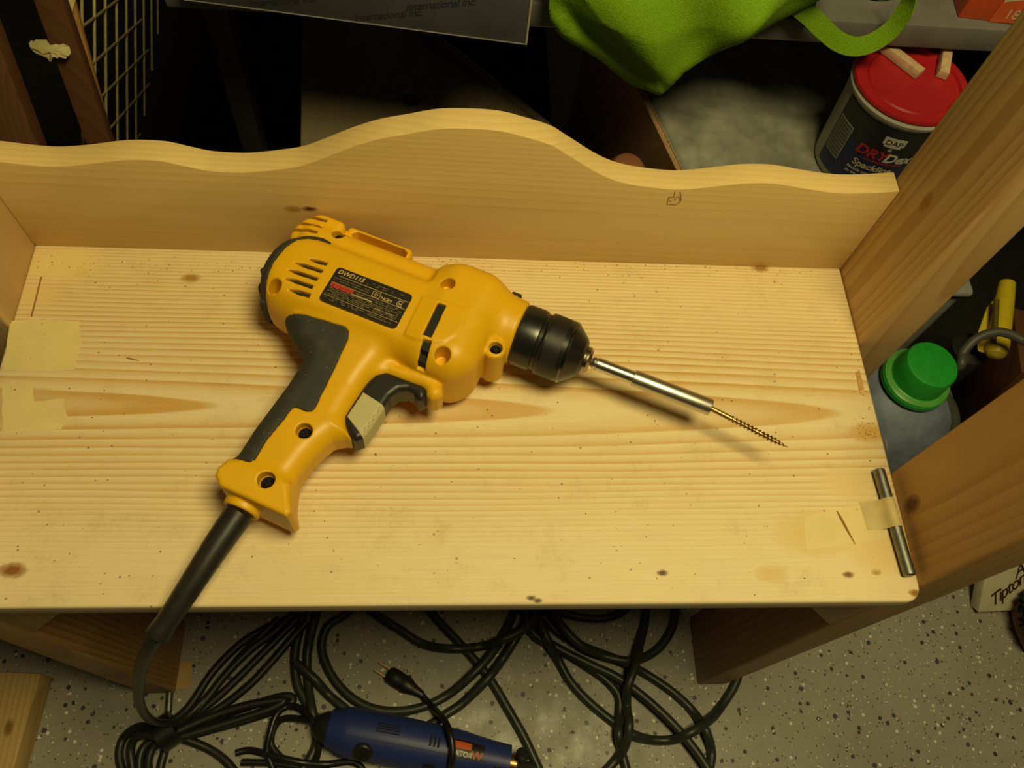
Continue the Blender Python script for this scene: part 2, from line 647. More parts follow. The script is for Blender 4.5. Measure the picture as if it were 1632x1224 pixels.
# sawdust specks
bm = bmesh.new()
spots = []
for k in range(230):
    spots.append((random.uniform(60, 1335), random.gauss(424, 9) + 0.0))
for k in range(120):
    spots.append((random.gauss(1385, 14), random.uniform(560, 700)))
for k in range(190):
    spots.append((random.uniform(20, 1400), random.uniform(440, 950)))
for x, y in spots:
    p = at(x, y, z=0.0003)
    if not (0.004 < p.x < W - .004 and -D + .004 < p.y < -0.001):
        continue
    r = random.uniform(.0002, .0007)
    vs_ = [bm.verts.new(p + Vector((dx * r * random.uniform(.6, 1.6), dy * r, dz * min(r, .0004)))) for dx, dy, dz in ((1, 0, 0), (-1, 0, 0), (0, 1, 0), (0, -1, 0), (0, 0, 1), (0, 0, -.7))]
    for i, j, k in ((0, 2, 4), (2, 1, 4), (1, 3, 4), (3, 0, 4), (2, 0, 5), (1, 2, 5), (3, 1, 5), (0, 3, 5)):
        bm.faces.new((vs_[i], vs_[j], vs_[k]))
tag(obj('sawdust', finish(bm, 'sawdust', False), plain('sawdust', (0.34, 0.19, 0.06), 0.9, var=.5, scale=300)),
    'fine brown sawdust specks scattered on the pine board', 'sawdust', kind='stuff')


# ================================================================== the drill
# local frame: u along the spindle, v towards the butt of the handle, w up (drill lies on its side); millimetres
def smin(a, b, k):
    h = np.clip(0.5 + 0.5 * (b - a) / k, 0, 1)
    return b + (a - b) * h - k * h * (1 - h)


def smax(a, b, k):
    return -smin(-a, -b, k)


class Grid:
    def __init__(s, u, v, w, st):
        s.st = st
        s.u0, s.v0, s.w0 = u[0], v[0], w[0]
        s.U = np.arange(u[0], u[1], st, dtype=np.float32)[:, None, None]
        s.V = np.arange(v[0], v[1], st, dtype=np.float32)[None, :, None]
        s.Wd = np.arange(w[0], w[1], st, dtype=np.float32)[None, None, :]

    def rbox(s, c, h, r):
        q = [np.abs(A - cc) - (hh - r) for A, cc, hh in zip((s.U, s.V, s.Wd), c, h)]
        o_ = np.sqrt(np.maximum(q[0], 0) ** 2 + np.maximum(q[1], 0) ** 2 + np.maximum(q[2], 0) ** 2)
        i_ = np.minimum(np.maximum(np.maximum(q[0], q[1]), q[2]), 0)
        return o_ + i_ - r

    def poly2(s, pts):
        P = np.array(pts, dtype=np.float32)
        X = s.U[:, :, 0]
        Y = s.V[:, :, 0]
        X, Y = np.broadcast_arrays(X, Y)
        d = np.full(X.shape, 1e9, np.float32)
        sg = np.ones(X.shape, np.float32)
        n = len(P)
        for i in range(n):
            a, b = P[i], P[i - 1]
            ex, ey = b - a
            wx, wy = X - a[0], Y - a[1]
            t = np.clip((wx * ex + wy * ey) / (ex * ex + ey * ey + 1e-9), 0, 1)
            d = np.minimum(d, (wx - ex * t) ** 2 + (wy - ey * t) ** 2)
            c1, c2, c3 = Y >= a[1], Y < b[1], ex * wy > ey * wx
            fl = (c1 & c2 & c3) | (~c1 & ~c2 & ~c3)
            sg = np.where(fl, -sg, sg)
        return (np.sqrt(d) * sg)[:, :, None]

    def extr(s, d2, h, r, w0=0.0):
        a = d2 + r
        b = np.abs(s.Wd - w0) - h + r
        return np.sqrt(np.maximum(a, 0) ** 2 + np.maximum(b, 0) ** 2) + np.minimum(np.maximum(a, b), 0) - r

    def cylw(s, u, v, r, lo, hi):
        d = np.sqrt((s.U - u) ** 2 + (s.V - v) ** 2) - r
        return np.maximum(d, np.maximum(lo - s.Wd, s.Wd - hi))

    def mesh(s, F, name, zoff):
        F = np.ascontiguousarray(F, dtype=np.float32)
        ins = F < 0
        n0, n1, n2 = F.shape
        cnt = np.zeros((n0 - 1, n1 - 1, n2 - 1), np.uint8)
        for i in (0, 1):
            for j in (0, 1):
                for k in (0, 1):
                    cnt += ins[i:n0 - 1 + i, j:n1 - 1 + j, k:n2 - 1 + k]
        act = (cnt > 0) & (cnt < 8)
        I, J, K = np.nonzero(act)
        idx = np.full(act.shape, -1, np.int32)
        idx[I, J, K] = np.arange(len(I))
        acc = np.zeros((len(I), 3), np.float32)
        num = np.zeros(len(I), np.float32)
        cor = [(i, j, k) for i in (0, 1) for j in (0, 1) for k in (0, 1)]
        for a in cor:
            for ax in range(3):
                if a[ax]:
                    continue
                b = list(a)
                b[ax] = 1
                fa = F[I + a[0], J + a[1], K + a[2]]
                fb = F[I + b[0], J + b[1], K + b[2]]
                mk = (fa < 0) != (fb < 0)
                t = np.where(mk, fa / np.where(mk, fa - fb, 1), 0)
                for c in range(3):
                    acc[:, c] += np.where(mk, a[c] + (t if c == ax else 0), 0)
                num += mk
        acc /= num[:, None]
        P = np.stack([s.u0 + (I + acc[:, 0]) * s.st, -(s.v0 + (J + acc[:, 1]) * s.st), s.w0 + (K + acc[:, 2]) * s.st], 1) / 1000.0
        P[:, 2] += zoff
        quads = []
        for ax in range(3):
            sl0 = [slice(None)] * 3
            sl1 = [slice(None)] * 3
            sl0[ax] = slice(0, -1)
            sl1[ax] = slice(1, None)
            a_, b_ = ins[tuple(sl0)], ins[tuple(sl1)]
            ch = a_ != b_
            i, j, k = np.nonzero(ch)
            o1, o2 = [(1, 2), (2, 0), (0, 1)][ax]
            ijk = [i, j, k]
            ok = (ijk[o1] > 0) & (ijk[o2] > 0) & (ijk[o1] < F.shape[o1] - 1) & (ijk[o2] < F.shape[o2] - 1)
            ijk = [q[ok] for q in ijk]
            fl = a_[i[ok], j[ok], k[ok]]

            def cell(d1, d2):
                c = [q.copy() for q in ijk]
                c[o1] = c[o1] - d1
                c[o2] = c[o2] - d2
                return idx[c[0], c[1], c[2]]
            q = np.stack([cell(1, 1), cell(0, 1), cell(0, 0), cell(1, 0)], 1)
            q[fl] = q[fl]
            q[~fl] = q[~fl][:, ::-1]
            quads.append(q[:, ::-1])       # mirrored v axis
        Q = np.concatenate(quads)
        Q = Q[(Q >= 0).all(1)]
        me = bpy.data.meshes.new(name)
        me.vertices.add(len(P))
        me.vertices.foreach_set('co', P.ravel())
        me.loops.add(Q.size)
        me.loops.foreach_set('vertex_index', Q.ravel().astype(np.int32))
        me.polygons.add(len(Q))
        me.polygons.foreach_set('loop_start', np.arange(0, Q.size, 4, dtype=np.int32))
        me.polygons.foreach_set('loop_total', np.full(len(Q), 4, dtype=np.int32))
        me.update()
        me.validate()
        me.polygons.foreach_set('use_smooth', np.ones(len(Q), bool))
        return me


CW = 0.0365
ANG = math.radians(-22.961)
DO = Vector((0.25445, -0.03909, H))
drill = thing('power_drill', 'yellow and black corded power drill lying on its side on the pine board', 'drill', DO, rotz=ANG)
DM = Matrix.Translation(DO) @ Matrix.Rotation(ANG, 4, 'Z')


def dl(u, v, w):
    """drill-local millimetres -> local metres"""
    return Vector((u / 1000, -v / 1000, CW + w / 1000))


G = Grid((-62, 146), (-38, 206), (-40, 40), 0.8)
U, V, Wd = G.U, G.V, G.Wd

# motor barrel: flattened sides, rounded tail
tt = np.clip((-13 - U) / 36.0, 0, 0.999)
scl = np.maximum((1 - tt ** 2.6) ** (1 / 2.6), 0.02)
aa, bb = 35.0 * scl, 37.0 * (0.35 + 0.65 * scl)
sec = ((np.abs(V - 30) / aa) ** 2.5 + (np.abs(Wd) / bb) ** 2.5) ** 0.4
barrel = (sec - 1) * np.minimum(aa, bb)
barrel = smax(barrel, np.abs(Wd) - 33.6, 5)
barrel = smax(barrel, np.maximum(U - 82, -49 - U), 3)
ridge = G.rbox((20, -3, 0), (64, 15, 23), 12)
block = G.rbox((-30.5, -11, 0), (17, 15.5, 19.5), 5)
block = smax(block, (-(U + 47) * 0.8 - (V + 26) * 0.6) + 9, 4)
hookd = G.rbox((13, -20.5, 0), (27, 9.5, 11), 3.5)
gear = G.rbox((96, 19.5, 0), (28.5, 47, 35.4), 21)
gear = smax(gear, (U - 112) * 0.75 + (V - 52) * 0.66 - 11, 6)
rad = np.interp(U.ravel(), [60, 80, 100, 122, 139], [26, 28, 28.5, 26, 24.6]).astype(np.float32)[:, None, None]
nose = np.sqrt(V ** 2 + Wd ** 2) - rad
nose = smax(nose, np.maximum(U - 139.5, 72 - U), 3)
boss = np.sqrt((U - 130) ** 2 + (V - 29) ** 2) - 8.6
boss = smax(boss + 0 * Wd, np.abs(Wd) - 20, 3)
hp = [(-12, 60), (-14, 68), (-5, 77), (6, 83), (9.5, 90), (9, 110), (7, 130), (5, 150), (4.5, 168), (4, 182), (49, 184), (47.5, 170), (49.5, 155),
      (52.5, 143), (56, 135), (62, 130.5), (67, 129), (60, 122), (57, 117), (57, 108), (58, 92), (59, 84), (62, 70), (62, 55), (20, 45)]
hd2 = G.poly2(hp)
hthick = 18.0 + 4.0 * np.clip((95 - V) / 30, 0, 1)
handle = G.extr(hd2, hthick, 13.0)
fl2 = G.poly2([(4, 176), (0.5, 184), (1.5, 189), (8, 194.5), (56, 196), (57.5, 192), (51.5, 184), (47, 176)])
flange = G.extr(fl2, 20.0 + 0 * V, 3.0)
coll = smax(np.sqrt((U - 22) ** 2 + Wd ** 2) - 12.5, np.abs(V - 193) - 7.5, 2)
gd2 = G.poly2([(48, 52), (64, 60), (72, 65.5), (90, 64), (102, 66), (108, 69.5), (110, 74), (108, 78.5), (104, 80.5), (99.5, 79), (97, 75), (93, 73.5), (80, 74.5), (68, 75), (58, 82), (50, 82)])
guard = G.extr(gd2, 13.5 + 0 * V, 6.0)

body = smin(barrel, ridge, 4)
body = smin(body, gear, 6)
body = smin(body, nose, 9)
body = smin(body, handle, 9)
body = smin(body, guard, 4)
body = smin(body, flange, 9)
body = smin(body, coll, 1.5)
body = smin(body, boss, 2)
body = smin(body, block, 2)
body = smin(body, hookd, 2)
# raised panel around the long slot
pn = G.poly2([(70, 19), (103, 17), (106, 30), (104, 40), (99, 48), (91, 52.5), (80, 53.5), (71, 52.5)])
body = body - 0.9 * np.clip(0.5 - pn / 1.6, 0, 1) * (Wd > 12)

cut = np.full(body.shape, 99.0, np.float32)


def add_cut(d):
    global cut
    cut = np.minimum(cut, d)


# label recess, slots, vents, screw wells
LAB = (5.0, 64.0, 21.5, 51.5)
HOLES = [(82, 2.5, 5.2, 22), (101.5, 56, 5.4, 19), (131, 29, 4.8, 14.5), (38, 139, 5.5, 10), (33, 179.5, 5.7, 11), (-29.5, 52, 5.0, 12), (-13.5, -12, 4.9, 12.5)]
for u_, v_, r_, wb in HOLES:
    add_cut(G.cylw(u_, v_, r_, wb, 60))


def slot(pts, wlo):
    add_cut(np.maximum(G.poly2(pts), wlo - Wd))


slot([(82.5, 21), (88.8, 20.5), (89.8, 48.5), (83.5, 49)], 18)
slot([(85, 51.5), (91, 50.5), (92.7, 67.5), (86.7, 68)], 17)
for v_, ua, ub in ((23, -19, -3.5), (30, -26, -3.5), (37.3, -27.5, -3.5), (44.2, -25.5, -3.5), (50.8, -19.5, -2.5)):
    slot([(ua, v_ + 1.2), (ua + 8, v_ - 1.2), (ub, v_ - 1.9), (ub, v_ + 1.0), (ua + 10, v_ + 1.8)], 22)
for v_ in (-19, -11.5, -4.5):
    slot([(-54, v_ + 0.2), (-27.5, v_ - 2.6), (-27.5, v_ - 0.2), (-54, v_ + 3.0)], 4)
slot([(-9, -23.5), (-6, -27), (33, -27.3), (37, -25), (37, -17), (-4, -17)], -6)
body = smax(body, -cut, 0.5)

# masks for the soft black over-moulding
rub = G.poly2([(-22, 73), (-21, 68), (-15, 64.5), (-4, 62), (29, 60), (32.5, 61.5), (34, 66), (35, 87), (36, 110), (37, 121), (36, 124.5), (33, 126), (25, 126),
               (23, 128), (22, 138), (19, 155), (19, 170), (17, 173), (13, 173.5), (-30, 173.5), (-40, 100), (-30, 78)])
dcurve = [(-13, 1.5), (-20, 2), (-28, 5), (-34, 11.5), (-37.5, 21), (-39, 36), (-37.5, 50), (-35, 61)]
bum = G.poly2(dcurve + [(-60, 66), (-72, 30), (-60, 18), (-48, 13), (-38, 5), (-29, -0.5), (-20, -2.5), (-13, -0.5)])
black = np.minimum(rub, bum)
yellow = np.maximum(body, np.minimum(-black, body + 1.3))
ribs = 1.7 * np.cos(np.arctan2(V - 30, U + 10) * 19)
bumper = np.maximum(np.maximum(body - 0.6 - np.where((np.abs(Wd) < 15) & (U < -30), 2.2 + ribs, 0.3), bum + 0.1), -(body + 3))
rubber = np.maximum(np.maximum(body - 0.35, rub + 0.15), -(body + 2.5))

m_yel = plain('drill_yellow', (0.74, 0.410, 0.004), 0.42, 0, 0.45, var=0.03, scale=40, bump=0.12, bscale=1600)


def rubber_material(name, c, rough):
    t = NT(name)
    P = t.coord()
    sp = t.n('TexVoronoi')
    t.set(sp.inputs['Vector'], P)
    sp.inputs['Scale'].default_value = 260
    k = t.math('MULTIPLY', t.math('LESS_THAN', sp.outputs['Distance'], 0.10), t.math('GREATER_THAN', t.sep(sp.outputs['Color'])[0], 0.72))
    dust = t.ramp(t.noise(P, 120, 5), [(0.45, 0.0), (0.8, 0.25)])
    cc = t.mix(dust, c, (0.12, 0.11, 0.08))
    cc = t.mix(t.math('MULTIPLY', k, 0.5), cc, (0.35, 0.32, 0.25))
    t.bump(t.noise(P, 1500, 2), 0.2, 0.0003)
    return t.done(cc, rough, 0, 0.4)


m_rub = rubber_material('grip_rubber', (0.032, 0.034, 0.030), 0.7)
m_blk = plain('black_plastic', (0.016, 0.016, 0.015), 0.42, 0, 0.5, var=.2)
m_dark = plain('dark_inside', (0.010, 0.009, 0.008), 0.8)
obj('housing', G.mesh(yellow, 'housing', CW), m_yel, drill, local=True)
obj('grip', G.mesh(rubber, 'grip', CW), m_rub, drill, local=True, label='black rubber grip on the back of the handle')
obj('rear_bumper', G.mesh(bumper, 'bumper', CW), m_rub, drill, local=True, label='ribbed black rubber rim around the tail of the drill')
del barrel, ridge, gear, nose, handle, flange, guard, yellow, bumper, rubber, cut, sec, block, hookd, coll, boss

# near-black blocks set in slots and vents to imitate the shade inside
for a, b, tw_ in (((81, 91), (19, 50), .0338), ((84.6, 92.2), (50.5, 57.5), .0310), ((85.6, 92.6), (57.5, 63.5), .0245), ((-28, -2.5), (20, 47), .0300), ((-20, -2.5), (47, 53), .0285)):
    obj('slot_shade_block', box_mesh(a[0] / 1000, a[1] / 1000, -b[1] / 1000, -b[0] / 1000, CW - .01, CW + tw_), m_dark, drill, local=True)

# screws at the bottom of the wells
for u_, v_, r_, wb in [HOLES[2], HOLES[3], HOLES[4], HOLES[6]]:
    bm = bmesh.new()
    lathe_mesh(dl(u_, v_, wb - 1), (0, 0, 1), [(0, r_ * .8e-3), (.0030, r_ * .8e-3), (.0042, r_ * .62e-3)], 24, bm)
    o = obj('screw', finish(bm, 'screw'), plain('screw_black', (0.03, 0.028, 0.025), 0.3, 0.8), drill, local=True)
    bm = bmesh.new()
    for sx, sy in ((2.2, .45), (.45, 2.2)):
        bmesh.ops.create_cube(bm, size=1, matrix=Matrix.Translation(dl(u_, v_, wb + 3.15)) @ Matrix.Diagonal((sx * 2e-3, sy * 2e-3, .0003, 1)))
    obj('cross_recess', finish(bm, 'cross', False), m_dark, o, local=True)

# black stud on top of the gear case
obj('stud', lathe_mesh(dl(127, -23, 10), Vector((0.0, 0.8, 0.5)), [(0, .0042), (.0022, .0042), (.0032, .003)], 20), m_blk, drill, local=True)

# trigger and the tape wrapped round it
GT = Grid((50, 105), (66, 134), (-18, 18), 0.7)
tp2 = GT.poly2([(56, 100), (57, 88), (60, 78), (66, 73), (96, 73), (99.5, 78), (99, 83), (96, 84.5), (91, 81), (86, 80.5), (80.5, 83.5), (77.5, 90), (76.8, 98), (75.5, 112), (73.5, 126), (70, 129.5), (63, 127), (57, 120.5), (54.5, 116)])
trig = GT.extr(tp2, 11.5 + 0 * GT.V, 4.5)
trg = obj('trigger', GT.mesh(trig, 'trigger', CW), m_blk, drill, local=True, label='glossy black trigger')
tpm = GT.poly2([(59, 95), (85, 100), (85, 124.5), (76, 127), (57, 116)])
tw = np.maximum(np.maximum(GT.extr(tp2, 11.5 + 0 * GT.V, 4.5) - 0.5, tpm), -(trig + 0.3))
obj('tape_wrap', GT.mesh(tw, 'tape_wrap', CW), tape_material('trigger_tape', (0.50, 0.46, 0.26)), trg, local=True, label='masking tape wound round the trigger')

# rating label with its print
lx0, lx1, lv0, lv1 = LAB
zl = CW + 0.0338
rr = 3.2
lo = []
for cx, cy, a0 in ((lx1 - rr, -(lv0 + rr), 0), (lx0 + rr, -(lv0 + rr), 90), (lx0 + rr, -(lv1 - rr), 180), (lx1 - rr, -(lv1 - rr), 270)):
    for k in range(6):
        a = math.radians(a0 + 18 * k)
        lo.append(Vector(((cx + rr * math.cos(a)) / 1000, (cy + rr * math.sin(a)) / 1000, zl - .0012)))
m_lab = plain('label_black', (0.022, 0.020, 0.017), 0.35, 0, 0.5)
lab = obj('label_plate', prism_mesh(lo, (0, 0, .0012)), m_lab, drill, local=True, label='black rating label with gold print')
m_gold = plain('label_print', (0.62, 0.44, 0.16), 0.5)
m_dim = plain('label_small_print', (0.20, 0.155, 0.065), 0.6)
m_red = plain('label_red', (0.50, 0.035, 0.02), 0.5)


def LM(u, v):
    return Matrix.Translation(Vector((u / 1000, -v / 1000, zl + .00003)))


def lt(body_, size, u, v, mat, name='lettering', shear=0.0, off=0.0, sp=1.0, lift=0.0):
    return obj(name, text_mesh(body_, size / 1000, Matrix.Translation((0, 0, lift)) @ LM(u, v), shear, 0.00002, offset=off, spacing=sp), mat, lab, local=True)


def bar(u0, v0, u1, v1, mat, name, z=.00004):
    return box_mesh(u0 / 1000, u1 / 1000, -v1 / 1000, -v0 / 1000, zl - .0002, zl + z)


lt('DWD115', 5.0, 7.0, 26.6, m_gold, shear=0.25, off=0.00006)
obj('rule_line', join_meshes([bar(9.5, 28.2, 63.3, 28.5, m_gold, ''), bar(6.5, 34.6, 63.5, 34.85, m_gold, ''), bar(6.2, 46.2, 63.4, 46.45, m_gold, '')]), m_gold, lab, local=True)
obj('warning_box', bar(7.0, 35.2, 24.5, 38.6, m_red, ''), m_red, lab, local=True)
lt('\u25B2 WARNING', 2.7, 7.8, 37.9, plain('warning_ink', (0.10, 0.01, 0.008), .5), shear=0.2, lift=.00004)
sq = [bar(37.0, 29.6, 43.2, 29.95, 0, ''), bar(37.0, 34.0, 43.2, 34.35, 0, ''), bar(37.0, 29.6, 37.4, 34.35, 0, ''), bar(42.8, 29.6, 43.2, 34.35, 0, ''),
      bar(38.8, 30.9, 41.4, 31.3, 0, ''), bar(38.8, 32.7, 41.4, 33.1, 0, ''), bar(38.8, 30.9, 39.2, 33.1, 0, ''), bar(41.0, 30.9, 41.4, 33.1, 0, '')]
obj('double_square_mark', join_meshes(sq), m_gold, lab, local=True)
lt('NOM', 3.6, 44.0, 33.9, m_gold, off=0.00002, sp=.9)
bm = bmesh.new()
cc_ = []
for k in range(40):
    a = math.radians(40 + 280 * k / 39)
    cc_.append(Vector(((58.5 + 2.4 * math.cos(a)) / 1000, -(32.0 + 2.4 * math.sin(a)) / 1000, zl)))
tube(cc_, .00025, 6, bm)
obj('round_mark', finish(bm, 'mark'), m_gold, lab, local=True)
lt('SA', 2.6, 57.0, 33.0, m_gold)
dash = []
for v0, ua, ub, dense in ((24.2, 26, 58, .5), (25.8, 30, 50, .5), (30.4, 7, 34, .8), (32.2, 7, 35, .8), (33.6, 46, 54, .8), (36.2, 26, 62, .8), (37.6, 26, 62, .8), (39.4, 7, 61, .9), (40.7, 7, 61, .9), (42.0, 7, 61, .9),
                          (43.3, 7, 61, .9), (44.6, 7, 61, .9), (47.6, 8, 58, .7), (48.9, 9, 60, .7)):
    u_ = ua
    while u_ < ub:
        w_ = random.uniform(.6, 2.6)
        if random.random() < dense:
            dash.append(bar(u_, v0, min(u_ + w_, ub), v0 + .5, 0, ''))
        u_ += w_ + .5
obj('small_print', join_meshes(dash), m_dim, lab, local=True)
obj('bold_print', join_meshes([bar(24 + 3.3 * k, 38.2, 26.8 + 3.3 * k, 38.9, 0, '') for k in range(5)] + [bar(42 + 3.3 * k, 42.0, 44.8 + 3.3 * k, 42.7, 0, '') for k in range(5)]), m_gold, lab, local=True)

# keyless chuck
ck = thing_ck = obj('chuck', lathe_mesh(dl(0, 0, 0), (1, 0, 0), [(.138, .018), (.1395, .0226), (.141, .0236), (.152, .0238), (.1552, .0232), (.1560, .0222), (.1585, .0222), (.1592, .0236), (.1605, .0241),
                    (.1785, .0239), (.1800, .0232), (.1806, .0226), (.1895, .0150), (.1912, .0125), (.1914, .010)], 72, angle=14), None, drill, local=True, label='black keyless chuck')


def chuck_material():
    t = NT('chuck_black')
    P = t.coord()
    X = t.sep(P)[0]
    ch = t.n('TexChecker')
    t.set(ch.inputs['Vector'], t.mapping(P, (1, 1, 1), (0, 0, 0), (.5, .5, .3)))
    ch.inputs['Scale'].default_value = 1100
    band = t.math('MULTIPLY', t.math('GREATER_THAN', X, 0.162), t.math('LESS_THAN', X, 0.174))
    t.bump(t.math('MULTIPLY', ch.outputs['Fac'], band), 0.5, 0.0004)
    return t.done((0.010, 0.010, 0.010), t.math('ADD', 0.30, t.math('MULTIPLY', band, 0.15)), 0, 0.55)


ck.data.materials.append(chuck_material())
m_chr = plain('bright_steel', (0.66, 0.64, 0.60), 0.30, 1.0, var=.05)
obj('chuck_nose', lathe_mesh(dl(0, 0, 0), (1, 0, 0), [(.190, .0095), (.1915, .0100), (.1945, .0100), (.1965, .0078), (.1967, .0035)], 40), plain('worn_steel', (0.40, 0.33, 0.24), 0.3, 1.0), ck, local=True)
kn_ = bmesh.new()
lathe_mesh(dl(0, 0, 0), (1, 0, 0), [(.1776, .02395), (.1784, .02415), (.1796, .0236)], 72, kn_, cap=False)
obj('chuck_ring', finish(kn_, 'ring'), plain('ring_steel', (0.16, 0.16, 0.15), 0.25, 1.0), ck, local=True)

# strain relief and cord
rp = [at(382, 817, z=.0365), at(350, 863, z=.034), at(319, 910, z=.0305), at(285, 962, z=.0245), at(250, 1014, z=.016)]
rp = smooth_path(rp, 6)
n = len(rp)
rd_ = [.0098 - .0032 * i / (n - 1) for i in range(n)]
rd_[-1] = .0078
rd_[-2] = .0080
rd_[-3] = .0076
o = obj('strain_relief', tube(rp, .009, 20, radii=rd_), m_blk, drill)
cord_pts = [rp[-1], at(237, 1034, z=-.002), at(226, 1060, z=-.05), at(221, 1090, z=-.14), at(223, 1122, z=-.28), at(236, 1144, z=-.42), at(256, 1152, z=-.50), at(290, 1148, z=-.535),
            at(335, 1105, z=-.545), at(385, 1045, z=-.548), at(445, 985, z=-.549)]
m_cord = plain('cord_black', (0.018, 0.019, 0.018), 0.45, 0, 0.5, var=.3, scale=25)
obj('cord', tube(smooth_path(cord_pts, 8), .0046, 12), m_cord, drill)

# bit holder and screw, held by the chuck
a3 = DM @ dl(195, 0, 0)
b3 = DM @ dl(351, 8, 0)
ux = (DM.to_3x3() @ Vector((1, 0, 0)))
bh = thing('bit_holder', 'bright steel magnetic bit holder gripped in the black chuck', 'bit holder', DM @ dl(240, 0, 0))
obj('shank', lathe_mesh(a3, ux, [(0, .0036), (.004, .0036)], 6), m_chr, bh)
obj('sleeve_neck', lathe_mesh(a3, ux, [(.003, .0040), (.0045, .0048), (.006, .0043), (.0066, .0051), (.036, .0051), (.0362, .004)], 36), m_chr, bh)
kb = bmesh.new()
lathe_mesh(a3, ux, [(.035, .0050), (.0355, .0063), (.0945, .0064), (.0953, .0060), (.0954, .0030)], 40, kb)
obj('sleeve', finish(kb, 'sleeve', angle=32), plain('satin_steel', (0.60, 0.57, 0.52), 0.36, 1.0, var=.08), bh)
s0 = DM @ dl(288.5, 0.3, 0)
sax = (b3 - s0)
SL = sax.length
sax.normalize()
m_brass = plain('screw_brass', (0.40, 0.27, 0.11), 0.42, 1.0, var=.2, scale=400)
ws = thing('wood_screw', 'long brass-coloured wood screw held in the bit holder', 'screw', s0)
obj('core', lathe_mesh(s0, sax, [(-.004, .0020), (.018, .0020), (.0182, .0015), (SL - .010, .0014), (SL, .0001)], 18), m_brass, ws)
A_, B_ = frame_of(sax)
hel, hr = [], []
turns = 15
for k in range(turns * 14 + 1):
    f = k / (turns * 14)
    t_ = .017 + (SL - .0175) * f
    r_ = .0019 * min(1, (1 - f) * 4 + .05)
    th = 2 * math.pi * turns * f
    hel.append(s0 + sax * t_ + (A_ * math.cos(th) + B_ * math.sin(th)) * r_)
    hr.append(.00070 * min(1, (1 - f) * 5 + .2))
obj('thread', tube(hel, .0005, 5, radii=hr), m_brass, ws)


# ================================================================== storage shelf behind the stand and what lies on it
ZS = 0.064                       # top of the grey shelf, relative to the board
YS = 0.235
m_shelf = plain('shelf_grey', (0.15, 0.15, 0.148), 0.6, 0, 0.4, var=.10, scale=50, bump=.2, bscale=300)
m_upr = plain('upright_dark', (0.03, 0.03, 0.03), 0.5, 0.3, var=.2)
shelf = thing('storage_shelf', 'dark grey plastic shelf unit behind the stand, holding the green bag', 'shelf', (0.7, 0.45, 0))
obj('shelf_panel', box_mesh(0.075, 1.35, YS, 0.72, H + ZS - 0.026, H + ZS, 0.003), m_shelf, shelf)
for x, y in ((0.088, 0.335), (1.30, 0.28), (0.10, 0.68), (1.30, 0.68)):
    obj('upright', box_mesh(x - .013, x + .013, y - .013, y + .013, 0.0062, H + ZS - .026, 0.003), m_upr, shelf)

# boxed item with script print, overhanging the shelf
c0, c1 = at(838, 72, z=ZS), at(296, 1, z=ZS)
ex = (c0 - c1)
BW = ex.length
ex.normalize()
ey = Vector((0, 0, 1)).cross(ex)
bx = thing('gift_box', 'flat slate-grey cardboard box with dark script print, on the shelf edge', 'box', c1)
BH = 0.10
base = [c1, c0, c0 + ey * .24, c1 + ey * .24]
m_box = plain('box_slate', (0.085, 0.085, 0.105), 0.5, 0, .4, var=.15, scale=30)
obj('body', prism_mesh([p + Vector((0, 0, .0002)) for p in base], (0, 0, BH), 0.0012), m_box, bx)
m_edge = plain('worn_card_edge', (0.42, 0.37, 0.26), 0.8)
bm = bmesh.new()
tube([c0 + Vector((0, 0, .001)) - ey * .0001, c0 + Vector((0, 0, BH - .001)) - ey * .0001], .0010, 6, bm)
obj('worn_edge', finish(bm, 'edge'), m_edge, bx)
bm = bmesh.new()
tube([c1 + Vector((0, 0, .001)) - ey * .0001, c1 + Vector((0, 0, .012)) - ey * .0001], .0014, 6, bm)
obj('worn_edge', finish(bm, 'edge'), m_edge, bx)
obj('bottom_edge', tube([c1 + Vector((0, 0, .0009)) - ey * .0001, c0 + Vector((0, 0, .0009)) - ey * .0001], .0006, 6), plain('edge_grey', (.22, .21, .19), .7), bx)
MB_ = Matrix(((ex.x, 0, -ey.x, 0), (ex.y, 0, -ey.y, 0), (0, 1, 0, 0), (0, 0, 0, 1)))
tm = []
rot = Matrix.Rotation(math.radians(14), 4, 'Z')
for r_ in range(5):
    for k in range(5):
        x_ = -0.035 + k * .090 + (r_ % 2) * .045
        z_ = .002 + r_ * .0175
        if 0.0 < x_ < BW - .068:
            M_ = Matrix.Translation(c1 + ex * x_ + Vector((0, 0, z_)) - ey * .0004) @ MB_ @ rot
            tm.append(text_mesh('International Inc.', .0100, M_, 0.45, 0.00001, spacing=.92))
obj('script_print', join_meshes(tm), plain('script_ink', (0.028, 0.028, 0.036), .55), bx)


# green fabric bag hanging over the shelf edge
def fabric(name, c):
    t = NT(name)
    P = t.coord()
    w1 = t.n('TexVoronoi')
    t.set(w1.inputs['Vector'], P)
    w1.inputs['Scale'].default_value = 650
    k = t.ramp(w1.outputs['Distance'], [(0.1, 0.75), (0.6, 1.05)])
    cc = t.mix(1.0, c, k, 'MULTIPLY')
    t.bump(w1.outputs['Distance'], 0.5, 0.0005)
    return t.done(cc, 0.85, 0, 0.2)


m_green = fabric('green_fabric', (0.19, 0.36, 0.012))
bag_px = [(884, -60), (878, 0), (876, 38), (898, 70), (945, 96), (985, 128), (1012, 146), (1045, 153), (1066, 146), (1080, 133), (1098, 112), (1140, 94), (1188, 74), (1240, 44), (1296, 16), (1340, -10), (1380, -60)]
bp2 = [at(x, y, Y=0.205) for x, y in bag_px]
bag = thing('cloth_bag', 'lime green fabric bag drooping over the front of the grey shelf', 'bag', at(1045, 60, Y=.2))
poly = [(p.x, p.z) for p in smooth_path(bp2, 3)]
xs0, xs1 = min(p[0] for p in poly), max(p[0] for p in poly)
zs0, zs1 = min(p[1] for p in poly), max(p[1] for p in poly)


